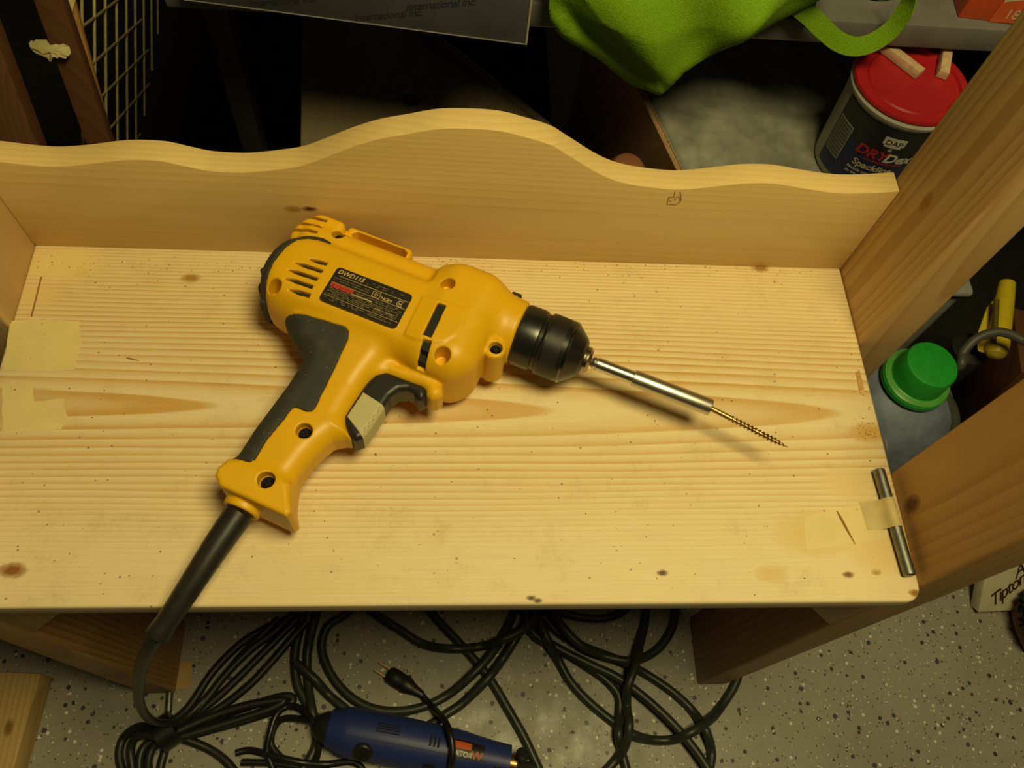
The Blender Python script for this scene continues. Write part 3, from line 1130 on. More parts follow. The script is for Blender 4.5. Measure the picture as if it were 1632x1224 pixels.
def inside_dist(x, z):
    ins = False
    d = 9
    for i in range(len(poly)):
        (ax, az), (bx_, bz) = poly[i], poly[i - 1]
        if (az > z) != (bz > z) and x < (bx_ - ax) * (z - az) / (bz - az) + ax:
            ins = not ins
        ll = (bx_ - ax) ** 2 + (bz - az) ** 2 + 1e-12
        t_ = max(0, min(1, ((x - ax) * (bx_ - ax) + (z - az) * (bz - az)) / ll))
        d = min(d, math.hypot(x - ax - t_ * (bx_ - ax), z - az - t_ * (bz - az)))
    return d if ins else -d


bm = bmesh.new()
ring = [bm.verts.new((p[0], 0.205, p[1])) for p in poly]
bm.faces.new(ring)
bmesh.ops.triangulate(bm, faces=bm.faces[:])
for _ in range(5):
    long_e = [e for e in bm.edges if e.calc_length() > .009]
    if long_e:
        bmesh.ops.subdivide_edges(bm, edges=long_e, cuts=1)
        bmesh.ops.triangulate(bm, faces=[f for f in bm.faces if len(f.verts) > 3])
bmesh.ops.beautify_fill(bm, faces=bm.faces[:], edges=[e for e in bm.edges if len(e.link_faces) == 2])


def bag_y(x, z):
    d = max(0.0, inside_dist(x, z))
    b = 0.030 * (1 - math.exp(-d / 0.030))
    b += 0.006 * math.sin(x * 60 + z * 45) * min(1, d / .02)
    # fold running to the tip
    f = (x - 0.528) * 0.75 - (z - (H - 0.004)) * 0.42
    b += 0.011 * math.exp(-(f / .012) ** 2) * min(1, d / .012)
    f2 = (x - 0.47) * 0.5 + (z - (H + 0.05)) * 0.8
    b -= 0.006 * math.exp(-(f2 / .010) ** 2) * min(1, d / .012)
    return b


for v in bm.verts:
    v.co.y = 0.212 - bag_y(v.co.x, v.co.z)
front = bm.faces[:]
ret = bmesh.ops.extrude_face_region(bm, geom=front)
for v in [g for g in ret['geom'] if isinstance(g, bmesh.types.BMVert)]:
    v.co.y = 0.219 + (0.006 if v.co.z < H + .03 else 0.012)
me = finish(bm, 'bag', angle=80)
obj('bag_body', me, m_green, bag)
# top of the bag lying back on the shelf
bm = bmesh.new()
gx, gy = 22, 14
gv = []
for i in range(gx + 1):
    row = []
    for j in range(gy + 1):
        f, g_ = i / gx, j / gy
        x = 0.425 + .235 * f
        y = 0.222 + .19 * g_
        e_ = (1 - (2 * f - 1) ** 4) * (1 - max(0, g_ * 1.02 - .02) ** 3)
        z = H + ZS + .002 + .075 * max(e_, 0) ** .6 + .006 * math.sin(x * 70 + y * 40) * e_
        row.append(bm.verts.new((x, y, z)))
    gv.append(row)
for i in range(gx):
    for j in range(gy):
        bm.faces.new((gv[i][j], gv[i + 1][j], gv[i + 1][j + 1], gv[i][j + 1]))
solid(bm, 0.001)
obj('bag_top', finish(bm, 'bagtop', angle=80), m_green, bag)
st = [(1262, 2), (1292, 26), (1312, 46), (1336, 66), (1362, 74), (1390, 68), (1420, 48), (1440, 22), (1452, -4), (1456, -30)]
sp_ = smooth_path([at(x, y, Y=.222 - .010 * math.sin(i / 9 * math.pi)) for i, (x, y) in enumerate(st)], 6)
bm = bmesh.new()
rows = []
for i, p in enumerate(sp_):
    f = i / (len(sp_) - 1)
    tw_ = f * 1.45
    d = (sp_[min(i + 1, len(sp_) - 1)] - sp_[max(i - 1, 0)]).normalized()
    n1 = d.cross(Vector((0, -1, 0))).normalized()
    wv = (n1 * math.cos(tw_) + Vector((0, -1, 0)) * math.sin(tw_)) * .0085
    rows.append((bm.verts.new(p - wv), bm.verts.new(p + wv)))
for i in range(len(rows) - 1):
    bm.faces.new((rows[i][0], rows[i][1], rows[i + 1][1], rows[i + 1][0]))
solid(bm, 0.0012)
obj('strap', finish(bm, 'strap', angle=80), m_green, bag, label='looped green strap')

# orange carton, round tin and pencil on the shelf
m_org = plain('carton_orange', (0.62, 0.085, 0.018), 0.5, var=.1)
m_cream = plain('carton_cream', (0.62, 0.52, 0.38), 0.6)
b0, b1 = at(1526, 28, z=ZS), at(1600, 37, z=ZS)
e1 = (b1 - b0).normalized()
e2 = Vector((0, 0, 1)).cross(e1)
oc = thing('carton', 'bright orange carton with cream lettering on the grey shelf', 'carton', b0)
obj('carton_body', prism_mesh([b0 + Vector((0, 0, .0002)), b0 + e1 * .075 + Vector((0, 0, .0002)), b0 + e1 * .075 + e2 * .10 + Vector((0, 0, .0002)), b0 + e2 * .10 + Vector((0, 0, .0002))], (0, 0, .10), .001), m_org, oc)
Mo = Matrix.Translation(b0 - e2 * .0004) @ Matrix(((e1.x, 0, -e2.x, 0), (e1.y, 0, -e2.y, 0), (0, 1, 0, 0), (0, 0, 0, 1)))
f_ = [Mo @ Vector((.030, 0.0006, 0)), Mo @ Vector((.031, .040, 0)), Mo @ Vector((.060, .040, 0)), Mo @ Vector((.060, .002, 0))]
obj('flap', prism_mesh(f_, -e2 * .0008), plain('carton_orange_flap', (0.66, 0.11, 0.03), 0.5), oc)
obj('cream_band', prism_mesh([Mo @ Vector((.031, .022, .0009)), Mo @ Vector((.034, .040, .0009)), Mo @ Vector((.060, .040, .0009)), Mo @ Vector((.060, .030, .0009))], -e2 * .0002), m_cream, oc)
obj('lettering', text_mesh('18', .014, Mo @ Matrix.Translation((.040, .006, .0010)), 0, .00005), m_cream, oc)
tin = at(1400, 1, z=ZS + .001)
tag(obj('round_tin', lathe_mesh(Vector((tin.x, tin.y + .028, H + ZS + .0002)), (0, 0, 1), [(0, .026), (.002, .029), (.005, .029), (.006, .0275), (.036, .0275), (.037, .029), (.041, .029), (.042, .027)], 40),
        plain('tin_dull', (0.26, 0.25, 0.20), 0.45, 0.2)), 'low round tin at the back of the grey shelf', 'tin')
p0, p1 = at(1449, 23, z=ZS + .0042), at(1459, -40, z=ZS + .0042)
tag(obj('wooden_stick', tube([p0, p0.lerp(p1, .05), p1], .0042, 6, radii=[.0030, .0042, .0042]), plain('stick_wood', (0.52, 0.33, 0.16), .6)), 'short wooden stick lying on the grey shelf beside the strap', 'stick')

# ------------------------------------------------------------------ tub of spackling on a grey bin inside a cardboard carton
TZ = 0.026
tc = at(1455, 127, z=TZ)
TR, TH = 0.0555, 0.113
tb = Vector((tc.x, tc.y, tc.z - TH))
tub = thing('spackling_tub', 'plastic tub of spackling with red lid and blue label, beside the right rear post', 'tub', tb)
m_white = plain('tub_plastic', (0.50, 0.49, 0.44), 0.4)
R1 = TR * .985
R0 = TR * .90


def tub_r(h):
    return R0 + (R1 - R0) * h / TH


obj('tub_body', lathe_mesh(tb, (0, 0, 1), [(0, R0 * .96), (.003, R0), (TH - .012, tub_r(TH - .012)), (TH - .0115, TR + .001), (TH - .008, TR + .0018), (TH - .005, TR)], 64), m_white, tub)
m_lid = plain('lid_red', (0.44, 0.014, 0.020), 0.38, 0, .5, var=.08)
obj('lid', lathe_mesh(tb, (0, 0, 1), [(TH - .006, TR - .001), (TH - .003, TR + .0012), (TH - .0005, TR), (TH, TR - .002), (TH, TR - .007), (TH - .003, TR - .0085), (TH - .003, TR - .012), (TH - .0015, TR - .0135), (TH - .0012, .001)], 64), m_lid, tub)
# which way the label faces: towards the camera
face = math.atan2(CAM[1] - tb.y, CAM[0] - tb.x) + 0.42


def on_tub(a, h, lift=.0):
    r = tub_r(h) + .0004 + lift
    return Vector((tb.x + math.cos(a) * r, tb.y + math.sin(a) * r, tb.z + h))


def wrap(a0, a1, h0, h1, lift, n=28, nh=3):
    bm = bmesh.new()
    g = [[bm.verts.new(on_tub(a0 + (a1 - a0) * i / n, h0 + (h1 - h0) * j / nh, lift)) for j in range(nh + 1)] for i in range(n + 1)]
    for i in range(n):
        for j in range(nh):
            bm.faces.new((g[i][j], g[i + 1][j], g[i + 1][j + 1], g[i][j + 1]))
    solid(bm, 0.0002)
    return finish(bm, 'wrap', angle=60)


lbl = obj('label_sheet', wrap(face - 1.28, face + 1.7, .010, TH - .016, 0.0), plain('label_blue', (0.016, 0.026, 0.12), .4), tub, label='printed blue and black label')
obj('black_band', wrap(face - 1.27, face + 1.69, .062, TH - .0165, .0004), plain('label_dark', (0.012, 0.013, 0.022), .4), lbl)
obj('barcode_panel', wrap(face - 1.22, face - .82, .030, .074, .0007), plain('label_grey', (0.34, 0.34, 0.32), .5), lbl)
obj('barcode_lines', join_meshes([wrap(face - 1.20, face - .84, .033 + .0042 * k, .0350 + .0042 * k, .0010, 8, 1) for k in range(10)]), plain('barcode_ink', (0.10, 0.10, 0.10), .6), lbl)


def tub_text(body_, size, a0, h, mat, shear=0.0, off=0.0, tilt=0.0, align='CENTER', lift=.0009):
    def bend(c):
        return on_tub(face + a0 + c.x / TR, h + c.y + c.x * tilt, lift)
    return obj('lettering', text_mesh(body_, size, None, shear, 0.0, align, off, bend), mat, lbl)


m_w = plain('ink_white', (0.62, 0.62, 0.56), .5)
m_cr = plain('ink_cream', (0.66, 0.60, 0.34), .5)
m_rd = plain('ink_red', (0.50, 0.02, 0.02), .5)
sh = [(-.0115, .0125), (.0115, .0125), (.0100, .0030), (.0045, .0005), (-.0045, .0005), (-.0100, .0030)]
for da, h0_, h1_ in ((.195, .0775, .0870), (.150, .0748, .0775)):
    obj('shield_mark', wrap(face - .06 - da, face - .06 + da, h0_, h1_, .0008, 12, 2), m_w, lbl)
tub_text('DAP', .0085, -.06, .0780, plain('ink_black', (.012, .012, .018), .5), 0, .0001, lift=.0011)
tub_text('G', .0050, -.06, .0700, m_w, 0, .0002)
tub_text('DRY', .0165, -.32, .0555, m_rd, .2, .0006)
tub_text('Dex', .0165, .19, .0550, m_w, .2, .0006)
tub_text('DRY TIME INDICATOR', .0040, -.03, .0505, m_rd, .1, .0001)
tub_text('Spackling', .0115, -.16, .0395, m_cr, .1, .0003)
tub_text('Mezcla con indicador', .0055, -.16, .0325, m_w, .1, .0001)
tub_text('de tiempo de secado', .0055, -.16, .0268, m_w, .1, .0001)
tub_text('Interior/Exterior', .0055, -.18, .0185, m_w, .1, .0001)

m_foam = plain('stick_pale', (0.60, 0.42, 0.27), .8, var=.2, scale=150)
for (a, b, lab_) in (((1467, 118), (1405, 70), 'pale square wood stick on the red tub lid, left of the two'), ((1502, 120), (1508, 82), 'pale square wood stick on the red tub lid, right of the two')):
    zz = TZ - .001 + .0045
    q0, q1 = at(*a, z=zz), at(*b, z=zz)
    d = (q1 - q0).normalized()
    sd = Vector((0, 0, 1)).cross(d) * .0055
    bs = [q0 + sd - Vector((0, 0, .0042)), q0 - sd - Vector((0, 0, .0042)), q0 - sd * .9 + Vector((0, 0, .0042)), q0 + sd * .8 + Vector((0, 0, .0045))]
    tag(obj('wooden_stick', prism_mesh(bs, q1 - q0, .0008), m_foam), lab_, 'stick', 'sticks on the tub lid')

ZB = tb.z - H                    # bin top
m_bin = plain('bin_grey', (0.27, 0.275, 0.24), 0.55, 0, .4, var=.3, scale=35, bump=.3, bscale=160)
e0, e1_ = at(1047, 214, z=ZB), at(1073, 268, z=ZB)
el = (e0 - e1_).normalized()             # away along the carton wall
en = Vector((el.y, -el.x, 0))            # to the right
org = e1_ - el * .12
bn = thing('storage_bin', 'dusty grey plastic bin under the spackling tub', 'bin', org + en * .18 + el * .2 - Vector((0, 0, org.z)))


def bp(a, b, z):
    p = org + en * a + el * b
    return Vector((p.x, p.y, z))


obj('bin_body', prism_mesh([bp(.02, .006, .012), bp(.33, .006, .012), bp(.33, .37, .012), bp(.02, .37, .012)], (0, 0, tb.z - .024), .006), m_bin, bn)
# lid with moulded relief
bm = bmesh.new()
nx, ny = 60, 60
gv = []
for i in range(nx + 1):
    row = []
    for j in range(ny + 1):
        a, b = .012 + .325 * i / nx, .004 + .37 * j / ny
        z = tb.z
        dd = min(a - .012, .337 - a, b - .004, .374 - b)
        z -= .006 * max(0, 1 - dd / .008) ** 2
        z -= .0016 * math.exp(-((dd - .030) / .004) ** 2)
        z -= .0012 * math.exp(-((math.hypot(a - .065, b - .135) - .024) / .003) ** 2) * (1 if b < .15 else .3)
        row.append(bm.verts.new(bp(a, b, z - .0002)))
    gv.append(row)
for i in range(nx):
    for j in range(ny):
        bm.faces.new((gv[i][j], gv[i + 1][j], gv[i + 1][j + 1], gv[i][j + 1]))
ret = bmesh.ops.extrude_face_region(bm, geom=bm.faces[:])
for v in [g for g in ret['geom'] if isinstance(g, bmesh.types.BMVert)]:
    v.co.z -= .004
obj('bin_lid', finish(bm, 'lid', angle=60), m_bin, bn)

m_card = plain('cardboard', (0.33, 0.20, 0.10), .85, var=.15, scale=80)
cb = thing('cardboard_carton', 'brown corrugated cardboard carton around the grey bin', 'carton', org - Vector((0, 0, org.z)))
zc = tb.z + .004
for nm, a0, a1, b0_, b1_ in (('wall_panel', 0.0, .006, 0.0, .382), ('wall_panel', .345, .351, 0.0, .382), ('wall_panel', .006, .345, -.0062, -.0002), ('wall_panel', .006, .345, .376, .382), ('base_panel', .006, .345, -.0002, .376)):
    z1 = zc if nm == 'wall_panel' else .008
    obj(nm, prism_mesh([bp(a0, b0_, 0.0005), bp(a1, b0_, .0005), bp(a1, b1_, .0005), bp(a0, b1_, .0005)], (0, 0, z1 - .0005)), m_card, cb)
flute = []
k = 0
b = .08
while b < .36:
    flute.append(bp(.0012 if k % 2 else .0048, b, zc + .0004))
    b += .0038
    k += 1
obj('corrugation', tube(flute, .0006, 5), plain('card_edge', (0.50, 0.34, 0.19), .85), cb)
obj('card_liner', prism_mesh([bp(.0054, .0, zc - .002), bp(.0066, .0, zc - .002), bp(.0066, .38, zc - .002), bp(.0054, .38, zc - .002)], (0, 0, .0035)), plain('card_liner', (0.36, 0.27, 0.16), .85), cb)

hk = at(1003, 258, z=-.10)
tag(obj('tool_handle', lathe_mesh(Vector((hk.x, hk.y, 0)), (0, 0, 1), [(.0062, .016), (.30, .016), (hk.z - .03, .019), (hk.z - .010, .020), (hk.z - .003, .015), (hk.z, .006)], 28),
        plain('handle_wood', (0.24, 0.095, 0.045), .5)), 'rounded brown wooden handle end just behind the scalloped board', 'handle')

# ------------------------------------------------------------------ beige metal cabinet low behind the stand
zc_ = -.15
cbp = [at(482, 10, z=zc_), at(655, 30, z=zc_), at(880, 208, z=zc_), at(930, 262, z=zc_), at(905, 300, z=zc_), at(476, 330, z=zc_)]
cbp = [Vector((p.x, max(p.y, .045), .0062)) for p in cbp]
m_cab = plain('beige_metal', (0.22, 0.18, 0.115), 0.38, 0.15, .5, var=.06)
cab = thing('metal_cabinet', 'dim beige metal cabinet low behind the scalloped board', 'cabinet', (sum(p.x for p in cbp) / 6, sum(p.y for p in cbp) / 6, 0))
obj('cabinet_body', prism_mesh(cbp, (0, 0, H + zc_ - .0062), .003), m_cab, cab)
pr_ = [Vector((p.x, p.y, H + zc_ + .0015)) for p in (cbp[1], cbp[2], cbp[3])]
obj('rim', tube(pr_, .0045, 10), plain('rim_metal', (0.24, 0.21, 0.16), 0.4, .5), cab)
sc_ = at(655, 160, z=zc_)
sr = obj('slotted_screw', lathe_mesh(Vector((sc_.x, sc_.y, H + zc_)), (0, 0, 1), [(0, .0095), (.002, .0095), (.0032, .007)], 28), plain('screw_dark', (0.05, 0.045, 0.04), .4, .5), cab)
obj('slot', box_mesh(sc_.x - .007, sc_.x + .007, sc_.y - .0010, sc_.y + .0010, H + zc_ + .0031, H + zc_ + .0036), plain('slot_bright', (.30, .26, .19), .4, .6), sr)

# ------------------------------------------------------------------ planks and wire crate at the left rear
m_plank = wood('dark_plank', (0.145, 0.060, 0.026), (0.09, 0.036, 0.016), 'z', a0=-.05, b0=.2, slope=.03, s=.006, wob=.006, contrast=.8)
m_plank2 = wood('orange_plank', (0.55, 0.30, 0.10), (0.38, 0.19, 0.06), 'z', a0=-.05, b0=.3, slope=.03, s=.006, wob=.006, contrast=.6)


def plank(a, da, b, db, wpx, depth_m, mat, label, name='wooden_plank', top=0.0):
    """upright timber through two sighted points, standing on the floor"""
    p, q = dep(*a, da), dep(*b, db)
    d = (p - q)
    q0 = p + d * ((.0062 - p.z) / d.z)
    p1 = p + d * top
    xw = Vector((1, 0.15, 0)).normalized() * (wpx * da / F_PX / 2)
    yw = Vector((-.15, 1, 0)).normalized() * depth_m
    bs = [q0 - xw, q0 + xw, q0 + xw + yw, q0 - xw + yw]
    return tag(obj(name, prism_mesh(bs, p1 - q0, .002), mat), label, 'plank', 'timbers leaning at the left rear')


plank((76, 0), .745, (152, 215), .862, 44, .020, m_plank, 'dark reddish brown timber with a scrap of tape, at the left rear', top=.4)
plank((-16, 120), .76, (22, 215), .80, 60, .030, m_plank, 'dark brown timber at the far left edge, behind the back board', top=.7)
plank((104, 10), .82, (162, 215), .945, 30, .012, m_plank2, 'orange-brown timber behind the taped dark one', top=.5)
tpq = [(46, 68), (56, 62), (96, 63), (110, 77), (114, 86), (109, 93), (98, 93), (88, 92), (78, 97), (70, 90), (52, 82)]
tq = [dep(x, y, .782) for x, y in tpq]
cen = sum(tq, Vector()) / len(tq)
bm = bmesh.new()
cv = bm.verts.new(cen + Vector((0, -.006, .004)))
rv = [bm.verts.new(p + Vector((0, random.uniform(-.004, .002), random.uniform(-.002, .003)))) for p in tq]
for i in range(len(rv)):
    bm.faces.new((cv, rv[i], rv[(i + 1) % len(rv)]))
bmesh.ops.subdivide_edges(bm, edges=bm.edges[:], cuts=2, use_grid_fill=True)
for v in bm.verts:
    v.co += Vector((random.uniform(-.001, .001), random.uniform(-.002, .002), random.uniform(-.001, .001)))
solid(bm, 0.0004)
tag(obj('masking_tape', finish(bm, 'scrap', angle=25), plain('tape_scrap', (0.56, 0.49, 0.24), .6)), 'crumpled scrap of masking tape on the dark timber at left rear', 'tape')

crate = thing('wire_crate', 'brass-coloured wire crate side behind the dark timbers', 'crate', dep(190, 160, .95) * 1.0)
m_wire = plain('wire_brass', (0.62, 0.52, 0.26), 0.42, 0.3, var=.2, scale=120)


def wd(x, y):
    return 1.0 / (1.08 - (x - 130) * .0036 - (y - 100) * .00030)


for x in (131, 151, 168.5, 186.3, 202, 216, 229.6, 242, 252):
    ps = [dep(x + (.02 * (yy - 100)) * .4, yy, wd(x, yy)) for yy in (-40, 60, 160, 245)]
    obj('wire', tube(ps, .0019, 8), m_wire, crate)
for (a, b) in (((100, 66), (190, -2)), ((118, 128), (226, 31)), ((138, 177), (236, 80)), ((158, 224), (250, 120)), ((205, 236), (256, 176))):
    ps = [dep(a[0] + (b[0] - a[0]) * f, a[1] + (b[1] - a[1]) * f, wd(a[0] + (b[0] - a[0]) * f, a[1] + (b[1] - a[1]) * f) + .002) for f in (0, .25, .5, .75, 1)]
    obj('cross_wire', tube(ps, .0018, 8), m_wire, crate)

# ------------------------------------------------------------------ right side: jug, yellow tool, hose, panel
jc = dep(1487, 580, .96)
jug = thing('plastic_jug', 'dusty blue-grey plastic jug with a bright green screw cap', 'jug', (jc.x, jc.y, 0))
jz = jc.z
jb = Vector((jc.x, jc.y, 0))
m_jug = plain('jug_plastic', (0.17, 0.205, 0.30), 0.5, 0, .4, var=.25, scale=40, bump=.2, bscale=500)
obj('jug_body', lathe_mesh(jb, (0, 0, 1), [(0.0, .076), (.008, .085), (.14, .085), (jz - .13, .085), (jz - .100, .081), (jz - .078, .070), (jz - .062, .054), (jz - .052, .041), (jz - .048, .032), (jz - .03, .030)], 48), m_jug, jug)
m_cap = plain('cap_green', (0.018, 0.34, 0.035), 0.38, 0, .5, var=.12, scale=90)
capo = obj('screw_cap', lathe_mesh(jb, (0, 0, 1), [(jz - .046, .0385), (jz - .044, .0410), (jz - .038, .0410), (jz - .035, .0390), (jz - .034, .0360), (jz - .032, .0325), (jz - .003, .0310), (jz - .0008, .0297), (jz, .0275)], 56), m_cap, jug, label='bright green screw cap')
obj('cap_ring', lathe_mesh(jb, (0, 0, 1), [(jz - .0365, .0390), (jz - .0345, .0400), (jz - .0325, .0358)], 56), plain('cap_green_light', (0.10, 0.36, 0.07), .35), capo)
hp_ = [Vector((jc.x + .040, jc.y - .008, jz - .058)), Vector((jc.x + .057, jc.y - .022, jz - .070)), Vector((jc.x + .066, jc.y - .040, jz - .088)), Vector((jc.x + .066, jc.y - .052, jz - .115)), Vector((jc.x + .064, jc.y - .056, jz - .16))]
obj('jug_handle', tube(smooth_path(hp_, 6), .0075, 12), plain('jug_handle_dark', (0.06, 0.065, 0.05), .5), jug)

yp0, yp1 = dep(1605, 452, 1.06), dep(1587, 566, 1.02)
m_ytool = plain('tool_yellow', (0.60, 0.46, 0.02), 0.4, var=.1)
ax = (yp1 - yp0)
TL = ax.length
yt = thing('caulking_gun', 'yellow tool handle poking up behind the green-capped jug', 'tool', (yp1.x, yp1.y, 0))
obj('handle', lathe_mesh(yp0, ax, [(0, .010), (TL * .2, .0115), (TL * .85, .0140), (TL * .95, .0135), (TL * 1.0, .010), (TL * 1.02, .003)], 28), m_ytool, yt)
dside = ray(1595, 510)
cam_dir = -Vector(dside).normalized()
ofs = ax.normalized().cross(cam_dir).normalized()
fin0, fin1 = dep(1590, 470, 1.05), dep(1566, 555, 1.03)
obj('trigger_fin', prism_mesh([fin0, dep(1595, 545, 1.03), dep(1580, 566, 1.03), dep(1558, 560, 1.03), dep(1556, 535, 1.03), dep(1572, 490, 1.05)], -cam_dir * .012, .002), m_ytool, yt)
obj('dark_slot', tube([dep(1588, 478, 1.033), dep(1586, 520, 1.02), dep(1583, 545, 1.012)], .0035, 8), plain('tool_dark', (0.12, 0.08, 0.01), .6), yt)
base_t = yp1 + Vector((0, .02, 0))
obj('barrel', lathe_mesh(Vector((base_t.x, base_t.y + .012, 0.0)), (0, 0, 1), [(0, .024), (base_t.z - .04, .024), (base_t.z - .03, .012)], 24), m_upr, yt)

hs = [(1500, 640), (1525, 585), (1535, 562), (1556, 540), (1590, 529), (1625, 540), (1660, 570), (1690, 640)]
hz = [.42, .30, .28, .265, .26, .26, .24, 0]
hose_pts = [dep(x, y, .985 - .004 * i) for i, (x, y) in enumerate(hs[1:-1])]
h_end = hose_pts[-1]
hose_pts = [Vector((hose_pts[0].x + .05, hose_pts[0].y + .09, .10)), Vector((hose_pts[0].x + .02, hose_pts[0].y + .06, hose_pts[0].z - .09))] + hose_pts + [Vector((h_end.x + .05, h_end.y - .02, h_end.z - .14)), Vector((h_end.x + .06, h_end.y - .03, .0125))]
hose_pts[0].z = .0120
tag(obj('rubber_hose', tube(smooth_path(hose_pts, 8), .0055, 12), plain('hose_grey', (0.07, 0.07, 0.065), .5)), 'dark grey hose arching in front of the yellow tool', 'hose')

g0 = dep(1528, 484, 1.10)
gp = thing('grey_tote', 'light grey plastic tote standing behind the right rear post', 'tote', (g0.x, g0.y, 0))
m_tote = plain('tote_grey', (0.30, 0.30, 0.29), .6)
obj('tote_body', box_mesh(g0.x - .05, g0.x + .0, g0.y + .0, g0.y + .25, 0.0, g0.z + .02, .012, 3), m_tote, gp)
obj('tote_lid', box_mesh(g0.x - .052, g0.x + .002, g0.y - .006, g0.y + .256, g0.z + .0205, g0.z + .034, .006, 3), m_tote, gp)
bq = dep(1650, 610, 1.10)
tag(obj('wooden_plank', prism_mesh([Vector((bq.x, bq.y, 0)), Vector((bq.x + .04, bq.y - .01, 0)), Vector((bq.x + .06, bq.y + .09, 0)), Vector((bq.x + .02, bq.y + .10, 0))], (-.04, .0, bq.z + .03), .002), m_plank),
    'dark brown timber at the right edge beside the yellow tool', 'plank')


# ================================================================== on the floor
FZ = FLOOR_Z
# sign lettered by hand
s0_ = at(1550.5, 979, z=FZ + .0005)
s1_ = at(1606, 976, z=FZ + .0005)
sx_ = (s1_ - s0_).normalized()
tl = at(1590, 893, Y=s0_.y + .062)
sy_ = (tl - s0_)
sy_ = (sy_ - sx_ * sy_.dot(sx_)).normalized()
sn = sx_.cross(sy_).normalized()
sign = thing('lettered_sign', 'cream wooden sign with dark handwritten script, propped on the floor by the right front post', 'sign', s0_)
SWd, SHt = .15, .125
m_sign = plain('sign_cream', (0.62, 0.57, 0.42), .6, var=.06)
corners = [s0_, s0_ + sx_ * SWd, s0_ + sx_ * SWd + sy_ * SHt, s0_ + sy_ * SHt]
obj('sign_board', prism_mesh([c - sn * .018 + Vector((0, 0, .016 * 0)) for c in corners], sn * .018, .0012), m_sign, sign)
Ms = Matrix(((sx_.x, sy_.x, sn.x, 0), (sx_.y, sy_.y, sn.y, 0), (sx_.z, sy_.z, sn.z, 0), (0, 0, 0, 1)))
m_ink = plain('sign_ink', (0.045, 0.022, 0.015), .6)
for body_, sz, px_, py_ in (('Tipton', .026, .018, .006), ('And', .026, .046, .050)):
    obj('lettering', text_mesh(body_, sz, Matrix.Translation(s0_ + sx_ * px_ + sy_ * py_ + sn * .0003) @ Ms @ Matrix.Rotation(math.radians(42), 4, 'Z'), .6, .0001, offset=.0003, spacing=.85), m_ink, sign)
# shift sign so that its lowest corner rests on the floor
_low = min((c - sn * .018).z for c in corners)
sign.location.z += -min(0, _low) + .0002

# boot at the right edge
bt = at(1636, 985, z=FZ)
boot = thing('boot', 'brown leather boot with black fleece cuff at the right edge of the floor', 'boot', (bt.x, bt.y, 0))
GB = Grid((-60, 240), (-70, 70), (0, 150), 3.0)
bu = GB.U
foot = np.sqrt(((GB.U - 60) / 120) ** 2 + (GB.V / 45) ** 2 + ((GB.Wd - 30) / 48) ** 2)
ft = (foot - 1) * 45
shaft = smax(np.sqrt((GB.U - 20) ** 2 + GB.V ** 2) - 46, np.maximum(GB.Wd - 120, 20 - GB.Wd), 8)
bt_f = smax(smin(ft, shaft, 20), 2 - GB.Wd, 2)
m_leather = plain('boot_leather', (0.17, 0.062, 0.026), .5, var=.3, scale=40, bump=.3, bscale=250)
bme = GB.mesh(bt_f, 'boot', 0.0)
Rb = Matrix.Translation((bt.x, bt.y, 0)) @ Matrix.Rotation(math.radians(-80), 4, 'Z') @ Matrix.Scale(.72, 4)
bme.transform(Rb)
obj('boot_upper', bme, m_leather, boot)
bm = bmesh.new()
for k in range(1500):
    a = random.uniform(0, 2 * math.pi)
    rr_ = random.uniform(.050, .072)
    c = Rb @ Vector((.020 + rr_ * math.cos(a), rr_ * math.sin(a), random.uniform(.055, .130)))
    if math.cos(a) > .75:
        continue
    bmesh.ops.create_icosphere(bm, subdivisions=1, radius=random.uniform(.0015, .0034), matrix=Matrix.Translation(c))
o = obj('fleece_cuff', finish(bm, 'fleece', angle=80), plain('fleece_black', (0.014, 0.013, 0.013), .95), boot, label='curly black fleece cuff')
o['kind'] = 'stuff'

# 2x4 lying on the floor at the left
bl = [at(60, 1090, z=FZ + .038), at(22, 1224, z=FZ + .038)]
dl_ = (bl[1] - bl[0]).normalized()
nl = Vector((dl_.y, -dl_.x, 0))
if nl.x > 0:
    nl = -nl
st_ = bl[0] - dl_ * .012
q4 = [st_, st_ + dl_ * .34, st_ + dl_ * .34 + nl * .089, st_ + nl * .089]
pkk = at(14, 1160, z=FZ + .038)
tag(obj('timber_offcut', prism_mesh([Vector((p.x, p.y, .0002)) for p in q4], (0, 0, .038), .002), wood('pine_offcut', (0.66, 0.47, 0.20), (0.44, 0.26, 0.085), 'y', a0=-.2, b0=.02, slope=.02, s=.006, wob=.006, contrast=.6,
    knots=[(pkk.x, pkk.y, pkk.z, .006, (.25, .12, .03))])), 'pale pine offcut lying on the floor at the lower left corner', 'timber')

# second rod taped to the left front leg
r0, r1 = at(275, 1035, X=.0048), at(269, 1140, X=.0048)
r0 = Vector((.0050, -.205, .075))
r1 = Vector((.0050, -.270, .012))
pa, pb = at(276, 1022, z=FZ + .0048), at(268, 1142, z=FZ + .0048)
steel_rod(pa, pb, 'steel rod on the floor at the foot of the left front post')
pm = pa.lerp(pb, .47)
dd_ = (pb - pa).normalized()
wv_ = Vector((0, 0, 1)).cross(dd_)
bm = bmesh.new()
rows = []
for s in (-.016, .016):
    c = pm + dd_ * s
    row = [c + wv_ * .024 + Vector((0, 0, -.0044)), c + wv_ * .010 + Vector((0, 0, -.0040))]
    for k in range(9):
        a = math.radians(170 - 20 * k)
        row.append(c - wv_ * math.cos(a) * .0050 + Vector((0, 0, math.sin(a) * .0050)))
    row += [c - wv_ * .011 + Vector((0, 0, -.0040)), c - wv_ * .016 + Vector((0, 0, -.0044))]
    rows.append(row)
va = [[bm.verts.new(p) for p in r] for r in rows]
for i in range(len(rows[0]) - 1):
    bm.faces.new((va[0][i], va[0][i + 1], va[1][i + 1], va[1][i]))
solid(bm, 0.0002)
